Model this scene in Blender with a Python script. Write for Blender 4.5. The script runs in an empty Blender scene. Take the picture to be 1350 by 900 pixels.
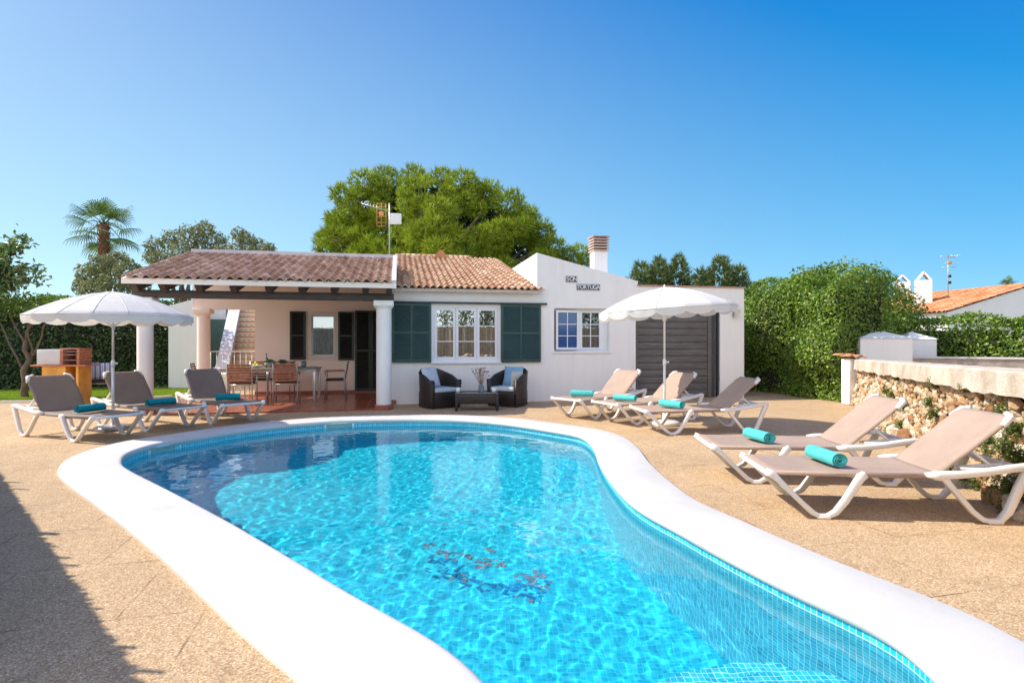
import bpy, bmesh, math, random
import numpy as np
from mathutils import Vector, Matrix, noise as mnoise
R = math.radians
rnd = random.Random(7)
sc = bpy.context.scene
COL = sc.collection
F = 750.0; CH = 1.37          # focal length in photograph pixels, eye height

# ------------------------------------------------------------------ photo -> world
def G(x, y, z=0.0):
    Y = F*(CH-z)/(y-450.0)
    return Vector(((x-675.0)/F*Y, Y, z))
def at(x, y, Y):
    return Vector(((x-675.0)/F*Y, Y, CH+(450.0-y)/F*Y))

# house frame
TH = R(11.31)
P0 = Vector((-1.92, 12.53, 0))
UX = Vector((math.cos(TH), math.sin(TH), 0)); VX = Vector((-math.sin(TH), math.cos(TH), 0))
def HU(px, d=0.0):
    k = (px-675.0)/F
    return (k*(P0.y+d*VX.y)-P0.x-d*VX.x)/(UX.x-k*UX.y)
def HZ(px, py, d=0.0):
    u = HU(px, d); Y = P0.y+u*UX.y+d*VX.y
    return CH+(450.0-py)/F*Y
def HW(u, d, z=0.0):
    p = P0+UX*u+VX*d; return Vector((p.x, p.y, z))
def loc_h(p):
    q = Vector(p)-P0; q.z = p[2]
    return Vector((q.x*UX.x+q.y*UX.y, q.x*VX.x+q.y*VX.y, p[2]))

# ------------------------------------------------------------------ materials
MATS = {}
def nmat(name):
    m = bpy.data.materials.new(name); m.use_nodes = True
    nt = m.node_tree; nt.nodes.clear()
    out = nt.nodes.new('ShaderNodeOutputMaterial')
    MATS[name] = m
    return m, nt, out
def nd(nt, typ, **kw):
    n = nt.nodes.new(typ)
    for k, v in kw.items():
        if k.startswith('i_'):
            key = k[2:]
            key = int(key) if key.isdigit() else key.replace('_', ' ')
            n.inputs[key].default_value = v
        else: setattr(n, k, v)
    return n
def ramp(nt, fac, stops, interp='LINEAR'):
    r = nt.nodes.new('ShaderNodeValToRGB'); r.color_ramp.interpolation = interp
    e = r.color_ramp.elements
    while len(e) > 1: e.remove(e[-1])
    e[0].position = stops[0][0]; e[0].color = (*stops[0][1], 1)
    for p, c in stops[1:]:
        x = e.new(p); x.color = (*c, 1)
    nt.links.new(fac, r.inputs[0]); return r
def mixc(nt, fac, a, b, mode='MIX'):
    n = nt.nodes.new('ShaderNodeMix'); n.data_type = 'RGBA'; n.blend_type = mode
    for sock, v in ((n.inputs[0], fac), (n.inputs[6], a), (n.inputs[7], b)):
        if isinstance(v, (int, float)): sock.default_value = v
        elif isinstance(v, tuple): sock.default_value = (*v, 1)
        else: nt.links.new(v, sock)
    return n.outputs[2]
def vec(nt, kind='Object'):
    return nt.nodes.new('ShaderNodeTexCoord').outputs[kind]
def world_pos(nt):
    return nt.nodes.new('ShaderNodeNewGeometry').outputs['Position']
def principled(nt, out):
    b = nt.nodes.new('ShaderNodeBsdfPrincipled'); nt.links.new(b.outputs[0], out.inputs[0]); return b
def noise(nt, v, scale, detail=4, rough=.55, dist=0):
    n = nt.nodes.new('ShaderNodeTexNoise'); n.inputs['Scale'].default_value = scale
    n.inputs['Detail'].default_value = detail; n.inputs['Roughness'].default_value = rough
    n.inputs['Distortion'].default_value = dist
    nt.links.new(v, n.inputs['Vector']); return n.outputs['Fac']
def bumpn(nt, h, strength=.3, dist=.01):
    b = nt.nodes.new('ShaderNodeBump'); b.inputs['Strength'].default_value = strength
    b.inputs['Distance'].default_value = dist; nt.links.new(h, b.inputs['Height']); return b.outputs[0]
def pm(name, col, rough=.6, var=.12, scale=6., bscale=60., bump=.15, bdist=.004, metallic=0, spec=.5, island=0.0, col2=None, pos='w'):
    """general surface: base colour with large and small natural variation, fine bump"""
    m, nt, out = nmat(name); b = principled(nt, out)
    v = world_pos(nt) if pos == 'w' else vec(nt)
    a = noise(nt, v, scale, 5, .6)
    lo = tuple(c*(1-var) for c in col); hi = tuple(min(1, c*(1+var)) for c in (col2 or col))
    r = ramp(nt, a, [(.3, lo), (.7, hi)]); c = r.outputs[0]
    if island:
        g = nt.nodes.new('ShaderNodeNewGeometry').outputs['Random Per Island']
        r2 = ramp(nt, g, [(0, (1-island,)*3), (1, (1+island,)*3)])
        c = mixc(nt, 1.0, c, r2.outputs[0], 'MULTIPLY')
    nt.links.new(c, b.inputs['Base Color'])
    b.inputs['Roughness'].default_value = rough; b.inputs['Metallic'].default_value = metallic
    b.inputs['Specular IOR Level'].default_value = spec
    if bump:
        nt.links.new(bumpn(nt, noise(nt, v, bscale, 3), bump, bdist), b.inputs['Normal'])
    return m

# ------------------------------------------------------------------ mesh builder
class MB:
    def __init__(s): s.v = []; s.f = []; s.m = []; s.sm = []; s.uv = {}
    def add(s, vs, fs, mi=0, smooth=False):
        o = len(s.v); s.v += [tuple(p) for p in vs]
        for f in fs: s.f.append([i+o for i in f]); s.m.append(mi); s.sm.append(smooth)
        return o
    def box(s, x0, x1, y0, y1, z0, z1, mi=0, M=None):
        vs = [(x, y, z) for z in (z0, z1) for y in (y0, y1) for x in (x0, x1)]
        if M is not None: vs = [M @ Vector(p) for p in vs]
        s.add(vs, [(0, 2, 3, 1), (4, 5, 7, 6), (0, 1, 5, 4), (2, 6, 7, 3), (0, 4, 6, 2), (1, 3, 7, 5)], mi); return s
    def rbox(s, x0, x1, y0, y1, z0, z1, r=.01, mi=0, M=None, seg=2):
        bm = bmesh.new(); bmesh.ops.create_cube(bm, size=1)
        for v in bm.verts: v.co = Vector(((x0+x1)/2+v.co.x*(x1-x0), (y0+y1)/2+v.co.y*(y1-y0), (z0+z1)/2+v.co.z*(z1-z0)))
        r = min(r, (x1-x0)*.49, (y1-y0)*.49, (z1-z0)*.49)
        bmesh.ops.bevel(bm, geom=bm.edges[:], offset=r, segments=seg, profile=.5, affect='EDGES')
        s.bm(bm, mi, M, True); return s
    def bm(s, bm, mi=0, M=None, smooth=False):
        bm.verts.index_update()
        s.add([(M @ v.co if M is not None else v.co.copy()) for v in bm.verts], [[v.index for v in f.verts] for f in bm.faces], mi, smooth); bm.free()
    def tube(s, pts, r, n=8, mi=0, cap=True, smooth=True, flat=1.0):
        pts = [Vector(p) for p in pts]; rs = r if isinstance(r, (list, tuple)) else [r]*len(pts)
        vs = []; up = None
        for i, p in enumerate(pts):
            t = (pts[min(i+1, len(pts)-1)]-pts[max(i-1, 0)]).normalized()
            if up is None: up = Vector((0, 0, 1)) if abs(t.z) < .9 else Vector((1, 0, 0))
            a = t.cross(up).normalized(); b = a.cross(t).normalized(); up = b
            for k in range(n):
                an = 2*math.pi*k/n; vs.append(p+a*math.cos(an)*rs[i]+b*math.sin(an)*rs[i]*flat)
        fs = [(i*n+k, i*n+(k+1) % n, (i+1)*n+(k+1) % n, (i+1)*n+k) for i in range(len(pts)-1) for k in range(n)]
        if cap: fs += [tuple(range(n-1, -1, -1)), tuple((len(pts)-1)*n+k for k in range(n))]
        s.add(vs, fs, mi, smooth); return s
    def bar(s, pts, w, h, side=(0, 1, 0), mi=0, smooth=False):
        """rectangular section swept along pts; w along side, h across"""
        pts = [Vector(p) for p in pts]; side = Vector(side).normalized(); vs = []
        ws = w if isinstance(w, (list, tuple)) else [w]*len(pts); hs = h if isinstance(h, (list, tuple)) else [h]*len(pts)
        for i, p in enumerate(pts):
            t = (pts[min(i+1, len(pts)-1)]-pts[max(i-1, 0)]).normalized()
            n = t.cross(side).normalized()
            ww, hh = ws[i]/2, hs[i]/2
            c = .25
            for a, b in ((-1, -1+c), (-1+c, -1), (1-c, -1), (1, -1+c), (1, 1-c), (1-c, 1), (-1+c, 1), (-1, 1-c)):
                vs.append(p+side*ww*a+n*hh*b)
        k = 8
        fs = [(i*k+j, i*k+(j+1) % k, (i+1)*k+(j+1) % k, (i+1)*k+j) for i in range(len(pts)-1) for j in range(k)]
        fs += [tuple(range(k-1, -1, -1)), tuple((len(pts)-1)*k+j for j in range(k))]
        s.add(vs, fs, mi, smooth); return s
    def lathe(s, prof, n=24, c=(0, 0, 0), mi=0, smooth=True, cap=True):
        vs = [(c[0]+r*math.cos(2*math.pi*k/n), c[1]+r*math.sin(2*math.pi*k/n), c[2]+z) for r, z in prof for k in range(n)]
        fs = [(i*n+k, i*n+(k+1) % n, (i+1)*n+(k+1) % n, (i+1)*n+k) for i in range(len(prof)-1) for k in range(n)]
        if cap: fs += [tuple(range(n-1, -1, -1)), tuple((len(prof)-1)*n+k for k in range(n))]
        s.add(vs, fs, mi, smooth); return s
    def prism(s, poly, y0, y1, mi=0, M=None, axis='y'):
        """poly in (x,z) extruded along y (axis y) or poly (x,y) extruded along z"""
        n = len(poly)
        if axis == 'y': vs = [(a, y0, b) for a, b in poly]+[(a, y1, b) for a, b in poly]
        elif axis == 'x': vs = [(y0, a, b) for a, b in poly]+[(y1, a, b) for a, b in poly]
        else: vs = [(a, b, y0) for a, b in poly]+[(a, b, y1) for a, b in poly]
        if M is not None: vs = [M @ Vector(p) for p in vs]
        fs = [tuple(range(n)), tuple(range(2*n-1, n-1, -1))]+[(i, i+n, (i+1) % n+n, (i+1) % n) for i in range(n)]
        s.add(vs, fs, mi); return s
    def xform(s, M):
        s.v = [tuple(M @ Vector(p)) for p in s.v]; return s
    def build(s, name, mats, parent=None, bevel=0, auto=None):
        me = bpy.data.meshes.new(name); me.from_pydata(s.v, [], s.f)
        if not isinstance(mats, (list, tuple)): mats = [mats]
        for m in mats: me.materials.append(m)
        me.polygons.foreach_set('material_index', s.m); me.polygons.foreach_set('use_smooth', s.sm)
        me.validate(clean_customdata=False)
        bm = bmesh.new(); bm.from_mesh(me); bmesh.ops.recalc_face_normals(bm, faces=bm.faces); bm.to_mesh(me); bm.free()
        me.update()
        o = bpy.data.objects.new(name, me); COL.objects.link(o)
        if parent is not None: o.parent = parent
        if bevel:
            md = o.modifiers.new('bevel', 'BEVEL'); md.width = bevel; md.segments = 2; md.limit_method = 'ANGLE'; md.angle_limit = R(40)
        return o
def tag(o, label=None, cat=None, group=None, kind=None):
    if label: o['label'] = label
    if cat: o['category'] = cat
    if group: o['group'] = group
    if kind: o['kind'] = kind
    return o
def empty(name, loc=(0, 0, 0), rz=0, label=None, cat=None, group=None):
    o = bpy.data.objects.new(name, None); COL.objects.link(o); o.location = loc; o.rotation_euler = (0, 0, rz)
    return tag(o, label, cat, group)
def copy_tree(o, parent=None):
    kids = list(o.children); c = o.copy(); COL.objects.link(c)
    c.parent = parent
    for k in kids: copy_tree(k, c)
    return c
def RotZ(a): return Matrix.Rotation(a, 4, 'Z')
def T(x, y, z=0): return Matrix.Translation((x, y, z))

def smooth_closed(P, sub=8):
    out = []; n = len(P)
    for i in range(n):
        a, b, c, d = P[i-1], P[i], P[(i+1) % n], P[(i+2) % n]
        for k in range(sub):
            t = k/sub
            out.append(tuple(.5*((2*b[j])+(-a[j]+c[j])*t+(2*a[j]-5*b[j]+4*c[j]-d[j])*t*t+(-a[j]+3*b[j]-3*c[j]+d[j])*t**3) for j in (0, 1)))
    return out
def resample(P, n):
    Q = P+[P[0]]; L = [0]
    for a, b in zip(Q, Q[1:]): L.append(L[-1]+math.dist(a, b))
    out = []; j = 0
    for i in range(n):
        s = L[-1]*i/n
        while L[j+1] < s: j += 1
        t = (s-L[j])/max(1e-9, L[j+1]-L[j]); out.append((Q[j][0]*(1-t)+Q[j+1][0]*t, Q[j][1]*(1-t)+Q[j+1][1]*t))
    return out, L[-1]
def offset_poly(P, d):
    n = len(P); out = []
    for i in range(n):
        ax, ay = P[i-1]; bx, by = P[(i+1) % n]; tx, ty = bx-ax, by-ay; l = math.hypot(tx, ty)
        out.append((P[i][0]+ty/l*d, P[i][1]-tx/l*d))
    return out
# ------------------------------------------------------------------ camera, light, render settings
cam = bpy.data.cameras.new('camera'); co = bpy.data.objects.new('camera', cam); COL.objects.link(co)
cam.sensor_width = 36; cam.lens = 36*F/1350; cam.clip_end = 5000; cam.clip_start = .05
co.location = (0, 0, CH); co.rotation_euler = (R(90), 0, 0); sc.camera = co
EXPO = .95
KX, KY = .97, -.12                 # shadow offset per metre of height
sun = bpy.data.lights.new('sun', 'SUN'); so = bpy.data.objects.new('sun', sun); COL.objects.link(so)
so.rotation_euler = Vector((-KX, -KY, 1)).to_track_quat('Z', 'Y').to_euler()
sun.energy = 3.15; sun.angle = R(.55); sun.color = (1.0, .93, .82)
EL = math.atan2(1, math.hypot(KX, KY)); AZ = math.atan2(-KX, -KY)
w = bpy.data.worlds.new('World'); sc.world = w; w.use_nodes = True
nt = w.node_tree; nt.nodes.clear()
sky = nt.nodes.new('ShaderNodeTexSky'); sky.sky_type = 'NISHITA'; sky.sun_disc = False
sky.sun_elevation = EL; sky.sun_rotation = AZ; sky.altitude = 0; sky.air_density = 1.0; sky.dust_density = .1; sky.ozone_density = 3.0
hs = nt.nodes.new('ShaderNodeHueSaturation'); hs.inputs['Saturation'].default_value = 1.25
sm_ = nt.nodes.new('ShaderNodeVectorMath'); sm_.operation = 'SCALE'; sm_.inputs['Scale'].default_value = .11
nt.links.new(sky.outputs[0], hs.inputs['Color']); nt.links.new(hs.outputs[0], sm_.inputs[0])
# clear Mediterranean air: deepens away from the sun and overhead, pales towards the sun and the horizon (all in world directions)
tcw = nt.nodes.new('ShaderNodeTexCoord'); dirn = tcw.outputs['Generated']
sv = Vector((-KX, -KY, 1)).normalized()
dp = nd(nt, 'ShaderNodeVectorMath', operation='DOT_PRODUCT'); nt.links.new(dirn, dp.inputs[0]); dp.inputs[1].default_value = sv
sz_ = nd(nt, 'ShaderNodeSeparateXYZ'); nt.links.new(dirn, sz_.inputs[0])
zc_ = nd(nt, 'ShaderNodeClamp'); nt.links.new(sz_.outputs[2], zc_.inputs[0])
def madd(vsock, k, add):
    n = nd(nt, 'ShaderNodeVectorMath', operation='MULTIPLY_ADD'); nt.links.new(vsock, n.inputs[0]); n.inputs[1].default_value = k
    if isinstance(add, tuple): n.inputs[2].default_value = add
    else: nt.links.new(add, n.inputs[2])
    return n.outputs[0]
t1 = madd(zc_.outputs[0], (-.95, -1.20, -.62), (.385, .78, 1.02))
t2 = madd(dp.outputs['Value'], (.46, .36, .13), t1)
pw_ = nd(nt, 'ShaderNodeMath', operation='MAXIMUM'); nt.links.new(dp.outputs['Value'], pw_.inputs[0]); pw_.inputs[1].default_value = 0
pw2 = nd(nt, 'ShaderNodeMath', operation='POWER'); nt.links.new(pw_.outputs[0], pw2.inputs[0]); pw2.inputs[1].default_value = 14
t2 = madd(pw2.outputs[0], (2.0, 1.9, 1.7), t2)      # bright aureole round the sun
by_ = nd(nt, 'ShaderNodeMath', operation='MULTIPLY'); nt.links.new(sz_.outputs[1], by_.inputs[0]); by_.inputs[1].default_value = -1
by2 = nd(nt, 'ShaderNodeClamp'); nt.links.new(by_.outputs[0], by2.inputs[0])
t2 = madd(by2.outputs[0], (1.65, 1.42, 1.12), t2)   # added fill: sky brightened behind the viewer to light the shaded house front
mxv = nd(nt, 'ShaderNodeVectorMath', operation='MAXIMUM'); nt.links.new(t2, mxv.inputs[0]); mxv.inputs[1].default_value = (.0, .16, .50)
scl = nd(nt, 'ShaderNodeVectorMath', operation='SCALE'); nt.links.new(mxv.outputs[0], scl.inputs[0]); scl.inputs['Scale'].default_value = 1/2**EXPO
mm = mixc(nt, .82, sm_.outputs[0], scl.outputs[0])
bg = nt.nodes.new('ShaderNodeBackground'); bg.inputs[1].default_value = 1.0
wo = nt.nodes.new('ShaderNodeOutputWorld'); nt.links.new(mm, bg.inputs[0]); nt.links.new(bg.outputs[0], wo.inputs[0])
sc.view_settings.view_transform = 'Standard'; sc.view_settings.look = 'None'; sc.view_settings.gamma = 1; sc.view_settings.exposure = EXPO
sc.view_settings.use_curve_mapping = False
sc.render.engine = 'CYCLES'
cy = sc.cycles
cy.use_denoising = True; cy.denoiser = 'OPENIMAGEDENOISE'; cy.use_adaptive_sampling = True; cy.adaptive_threshold = .015
cy.max_bounces = 8; cy.diffuse_bounces = 4; cy.glossy_bounces = 4; cy.transmission_bounces = 8; cy.transparent_max_bounces = 8
cy.caustics_refractive = True; cy.caustics_reflective = False; cy.blur_glossy = .5; cy.sample_clamp_indirect = 6

# ------------------------------------------------------------------ pool outline (inner edge of the coping)
CZ = .04
pin = [(240, 616-6), (216.5, 580.9), (255.6, 575.6), (340, 562.6), (431.6, 554.4), (500, 551.8), (592, 551.7), (663, 556), (734, 566.2), (768, 573),
       (785, 587), (793, 607), (811, 633), (841, 662.6), (900, 694.6), (942.6, 721.5), (1035, 767.8), (1109, 801), (1165, 829), (1205, 858)]
pts = []
for x, y in [(167, 595.5), (203.5, 583.8), (255.6, 575.6), (340, 562.6), (431.6, 554.4), (500, 551.8), (592, 551.7), (663, 556), (734, 566.2), (768, 573),
             (785, 587), (793, 607), (811, 633), (841, 662.6), (900, 694.6), (942.6, 721.5), (1035, 767.8), (1109, 801), (1165, 829), (1205, 858), (1244, 897)]:
    p = G(x, y, CZ); p.x += .035*(x > 900); pts.append((p.x, p.y))
pts += [(1.72, 1.75), (1.35, 1.32), (.7, 1.15), (.15, 1.45)]
pts.append((-.02, 2.0)); 
for x, y in [(588.6, 858), (450, 777.5), (353, 719), (288, 681.6), (216.5, 644), (164, 617), (156.8, 606)]:
    p = G(x, y, CZ); pts.append((p.x, p.y))
POOL, PLEN = resample(smooth_closed(pts), 260)
if sum(a[0]*b[1]-b[0]*a[1] for a, b in zip(POOL, POOL[1:]+POOL[:1])) < 0: POOL.reverse()
for _ in range(2):
    POOL = [tuple((POOL[i-1][j]+2*POOL[i][j]+POOL[(i+1) % 260][j])/4 for j in (0, 1)) for i in range(260)]
WZ = -.075; PD = -1.35

def sheet_with_hole(name, outer, inner, z, mat, kind='structure'):
    bm = bmesh.new()
    for loop in (outer, inner):
        vs = [bm.verts.new((p[0], p[1], z)) for p in loop]
        for i in range(len(vs)): bm.edges.new((vs[i-1], vs[i]))
    bmesh.ops.triangle_fill(bm, use_beauty=True, use_dissolve=False, edges=bm.edges[:])
    for f in bm.faces:
        if f.normal.z < 0: f.normal_flip()
    me = bpy.data.meshes.new(name); bm.to_mesh(me); bm.free(); me.materials.append(mat)
    o = bpy.data.objects.new(name, me); COL.objects.link(o); o['kind'] = kind; return o

# deck: exposed aggregate slabs
m, nt, out = nmat('deck_pebble'); b = principled(nt, out)
mp = nd(nt, 'ShaderNodeMapping'); mp.inputs['Rotation'].default_value = (0, 0, -TH-R(3)); nt.links.new(world_pos(nt), mp.inputs[0]); V = mp.outputs[0]
vo = nd(nt, 'ShaderNodeTexVoronoi'); vo.inputs['Scale'].default_value = 135; nt.links.new(V, vo.inputs['Vector'])
sep = nd(nt, 'ShaderNodeSeparateColor'); nt.links.new(vo.outputs['Color'], sep.inputs[0])
peb = ramp(nt, sep.outputs[0], [(0, (.34, .22, .12)), (.2, (.50, .355, .20)), (.5, (.58, .425, .25)), (.85, (.67, .52, .33)), (1, (.84, .72, .52))])
gap = ramp(nt, vo.outputs['Distance'], [(.35, (1, 1, 1)), (.75, (.70, .65, .58))])
c = mixc(nt, .8, peb.outputs[0], gap.outputs[0], 'MULTIPLY')
big = ramp(nt, noise(nt, V, .9, 5, .6), [(.3, (.88, .865, .85)), (.7, (1.04, 1.03, 1.01))]); c = mixc(nt, 1, c, big.outputs[0], 'MULTIPLY')
mid = ramp(nt, noise(nt, V, 7, 4, .7), [(.35, (.93, .925, .92)), (.65, (1.03, 1.03, 1.03))]); c = mixc(nt, 1, c, mid.outputs[0], 'MULTIPLY'); c = mixc(nt, 1, c, (.99, .94, .90), 'MULTIPLY')
st = ramp(nt, noise(nt, V, 2.3, 6, .7, 1.0), [(.58, (1, 1, 1)), (.72, (.80, .79, .78))]); c = mixc(nt, 1, c, st.outputs[0], 'MULTIPLY')
br = nd(nt, 'ShaderNodeTexBrick', offset=.5, squash=1); nt.links.new(V, br.inputs['Vector'])
for k, v in (('Scale', 1), ('Mortar Size', .007), ('Mortar Smooth', .3), ('Brick Width', .80), ('Row Height', .80)): br.inputs[k].default_value = v
br.inputs['Color1'].default_value = (1, 1, 1, 1); br.inputs['Color2'].default_value = (.94, .93, .92, 1); br.inputs['Mortar'].default_value = (.46, .38, .30, 1)
jn = ramp(nt, noise(nt, V, 3.1, 3), [(.40, (.06, .06, .06)), (.62, (.9, .9, .9))])
c = mixc(nt, jn.outputs[0], c, mixc(nt, 1, c, br.outputs['Color'], 'MULTIPLY'))
nt.links.new(c, b.inputs['Base Color']); b.inputs['Roughness'].default_value = .85
nt.links.new(bumpn(nt, vo.outputs['Distance'], -.5, .006) , b.inputs['Normal'])
DECK = m
m, nt, out = nmat('soil_ground'); b = principled(nt, out)
n1 = noise(nt, world_pos(nt), .35, 6, .65); r1 = ramp(nt, n1, [(.3, (.10, .11, .04)), (.5, (.20, .17, .10)), (.7, (.13, .14, .05))]); nt.links.new(r1.outputs[0], b.inputs['Base Color']); b.inputs['Roughness'].default_value = .95
SOIL = m
cop_out = offset_poly(POOL, .56)
deck_rect = [(-14.5, -5.5), (16, -5.5), (16, 17.0), (-14.5, 17.0)]
deck = sheet_with_hole('patio_paving', deck_rect, offset_poly(POOL, .10), 0, DECK)
sheet_with_hole('ground', [(-1500, -1500), (1500, -1500), (1500, 1500), (-1500, 1500)], deck_rect, -.002, SOIL)

# coping: rounded white cast-stone ring
cope = pm('cast_stone_white', (.60, .575, .535), .6, .06, 1.3, 90, .3, .004, col2=(.645, .62, .58))
nt = cope.node_tree; b = [n for n in nt.nodes if n.type == 'BSDF_PRINCIPLED'][0]
src = b.inputs['Base Color'].links[0].from_socket
dirt = ramp(nt, noise(nt, world_pos(nt), 3.2, 7, .72, .6), [(.58, (1, 1, 1)), (.68, (.95, .935, .90)), (.78, (.80, .74, .64))])
nt.links.new(mixc(nt, 1, src, dirt.outputs[0], 'MULTIPLY'), b.inputs['Base Color'])
prof = [(-.012, -.03), (-.03, -.012), (-.03, .012), (-.018, .032), (.0, .04), (.02, .0415), (.25, .0415), (.505, .040), (.525, .032), (.53, .015), (.53, -.004)]
NP = len(POOL); me = MB(); rings = [offset_poly(POOL, o) for o, z in prof]
vs = [(p[0], p[1], z) for (o, z), ring in zip(prof, rings) for p in ring]
fs = [(i*NP+k, i*NP+(k+1) % NP, (i+1)*NP+(k+1) % NP, (i+1)*NP+k) for i in range(len(prof)-1) for k in range(NP)]
me.add(vs, fs, 0, True); cp = me.build('pool_coping', cope); cp['kind'] = 'structure'

# basin with mosaic, arc length UVs
def pool_tile(name, stops, grout):
    m, nt, out = nmat(name); b = principled(nt, out)
    uvn = nd(nt, 'ShaderNodeUVMap'); uvn.uv_map = 'UVMap'
    sc_ = nd(nt, 'ShaderNodeVectorMath', operation='SCALE'); sc_.inputs['Scale'].default_value = 1/.036; nt.links.new(uvn.outputs[0], sc_.inputs[0])
    fl = nd(nt, 'ShaderNodeVectorMath', operation='FLOOR'); nt.links.new(sc_.outputs[0], fl.inputs[0])
    fr = nd(nt, 'ShaderNodeVectorMath', operation='FRACTION'); nt.links.new(sc_.outputs[0], fr.inputs[0])
    wn = nd(nt, 'ShaderNodeTexWhiteNoise', noise_dimensions='3D'); nt.links.new(fl.outputs[0], wn.inputs['Vector'])
    tc = ramp(nt, wn.outputs['Value'], stops)
    sx = nd(nt, 'ShaderNodeSeparateXYZ'); nt.links.new(fr.outputs[0], sx.inputs[0])
    def edge(sock):
        a = nd(nt, 'ShaderNodeMath', operation='SUBTRACT'); nt.links.new(sock, a.inputs[0]); a.inputs[1].default_value = .5
        c_ = nd(nt, 'ShaderNodeMath', operation='ABSOLUTE'); nt.links.new(a.outputs[0], c_.inputs[0])
        d_ = nd(nt, 'ShaderNodeMath', operation='GREATER_THAN'); nt.links.new(c_.outputs[0], d_.inputs[0]); d_.inputs[1].default_value = .435
        return d_.outputs[0]
    mx = nd(nt, 'ShaderNodeMath', operation='MAXIMUM'); nt.links.new(edge(sx.outputs[0]), mx.inputs[0]); nt.links.new(edge(sx.outputs[1]), mx.inputs[1])
    nt.links.new(mixc(nt, mx.outputs[0], tc.outputs[0], grout), b.inputs['Base Color']); b.inputs['Roughness'].default_value = .35
    return m
TILE = pool_tile('pool_wall_tile', [(0, (.010, .42, .62)), (.4, (.016, .52, .70)), (.8, (.035, .60, .77)), (1, (.10, .68, .82))], (.55, .84, .90))
TILEF = pool_tile('pool_floor_tile', [(0, (.004, .43, .62)), (.35, (.008, .53, .72)), (.75, (.018, .60, .78)), (1, (.06, .70, .84))], (.07, .66, .80))
def inside(x, y, P=POOL):
    c = False; j = len(P)-1
    for i in range(len(P)):
        if (P[i][1] > y) != (P[j][1] > y) and x < (P[j][0]-P[i][0])*(y-P[i][1])/(P[j][1]-P[i][1])+P[i][0]: c = not c
        j = i
    return c
bm = bmesh.new(); uvl = bm.loops.layers.uv.new('UVMap')
s = 0; S = [0]
for i in range(NP): S.append(S[-1]+math.dist(POOL[i], POOL[(i+1) % NP]))
zs = [.03, -.3, PD]
ringv = [[bm.verts.new((p[0], p[1], z)) for p in POOL] for z in zs]
for r_ in range(2):
    for i in range(NP):
        j = (i+1) % NP
        f = bm.faces.new((ringv[r_][i], ringv[r_][j], ringv[r_+1][j], ringv[r_+1][i]))
        for l, uv in zip(f.loops, ((S[i], zs[r_]), (S[i+1], zs[r_]), (S[i+1], zs[r_+1]), (S[i], zs[r_+1]))): l[uvl].uv = uv
be = [e for e in bm.edges if e.verts[0].co.z < PD+.01 and e.verts[1].co.z < PD+.01]
nf = bmesh.ops.triangle_fill(bm, use_beauty=True, edges=be)
for f in nf['geom']:
    if isinstance(f, bmesh.types.BMFace):
        f.material_index = 1
        for l in f.loops: l[uvl].uv = (l.vert.co.x, l.vert.co.y)
bmesh.ops.recalc_face_normals(bm, faces=bm.faces)
me_ = bpy.data.meshes.new('pool_basin'); bm.to_mesh(me_); bm.free(); me_.materials.append(TILE); me_.materials.append(TILEF)
basin = bpy.data.objects.new('pool_basin', me_); COL.objects.link(basin); basin['kind'] = 'structure'
# curved entry steps in the near right corner
def wall_dist(cx, cy, a):
    best = 99; dx, dy = math.cos(a), math.sin(a)
    for i in range(NP):
        (x1, y1), (x2, y2) = POOL[i-1], POOL[i]; ex, ey = x2-x1, y2-y1; den = dx*ey-dy*ex
        if abs(den) < 1e-9: continue
        t = ((x1-cx)*ey-(y1-cy)*ex)/den; u_ = ((x1-cx)*dy-(y1-cy)*dx)/den
        if t > 0 and 0 <= u_ <= 1: best = min(best, t)
    return best
bm = bmesh.new(); uvl = bm.loops.layers.uv.new('UVMap')
def quad(vs, uvs):
    f = bm.faces.new([bm.verts.new(v) for v in vs])
    for l, uv in zip(f.loops, uvs): l[uvl].uv = uv
cx, cy = 1.42, 1.9; N_ = 96
prev = None
for rr, zz, zb in ((.72, -.34, -.60), (1.02, -.60, -.86), (1.32, -.86, -1.12)):
    ring = []
    for k in range(N_):
        a = 2*math.pi*k/N_; r0 = min(rr, wall_dist(cx, cy, a)-.002); ring.append((cx+r0*math.cos(a), cy+r0*math.sin(a)))
    inner = prev or [(cx, cy)]*N_
    for k in range(N_):
        j = (k+1) % N_
        quad([(*inner[k], zz), (*inner[j], zz), (*ring[j], zz), (*ring[k], zz)], [inner[k], inner[j], ring[j], ring[k]])
        quad([(*ring[k], zz), (*ring[j], zz), (*ring[j], PD), (*ring[k], PD)], [(k*rr*.0654, zz), ((k+1)*rr*.0654, zz), ((k+1)*rr*.0654, PD), (k*rr*.0654, PD)])
    prev = ring
me_ = bpy.data.meshes.new('pool_steps'); bm.to_mesh(me_); bm.free(); me_.materials.append(TILE)
steps = bpy.data.objects.new('pool_steps', me_); COL.objects.link(steps); steps['kind'] = 'structure'

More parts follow.
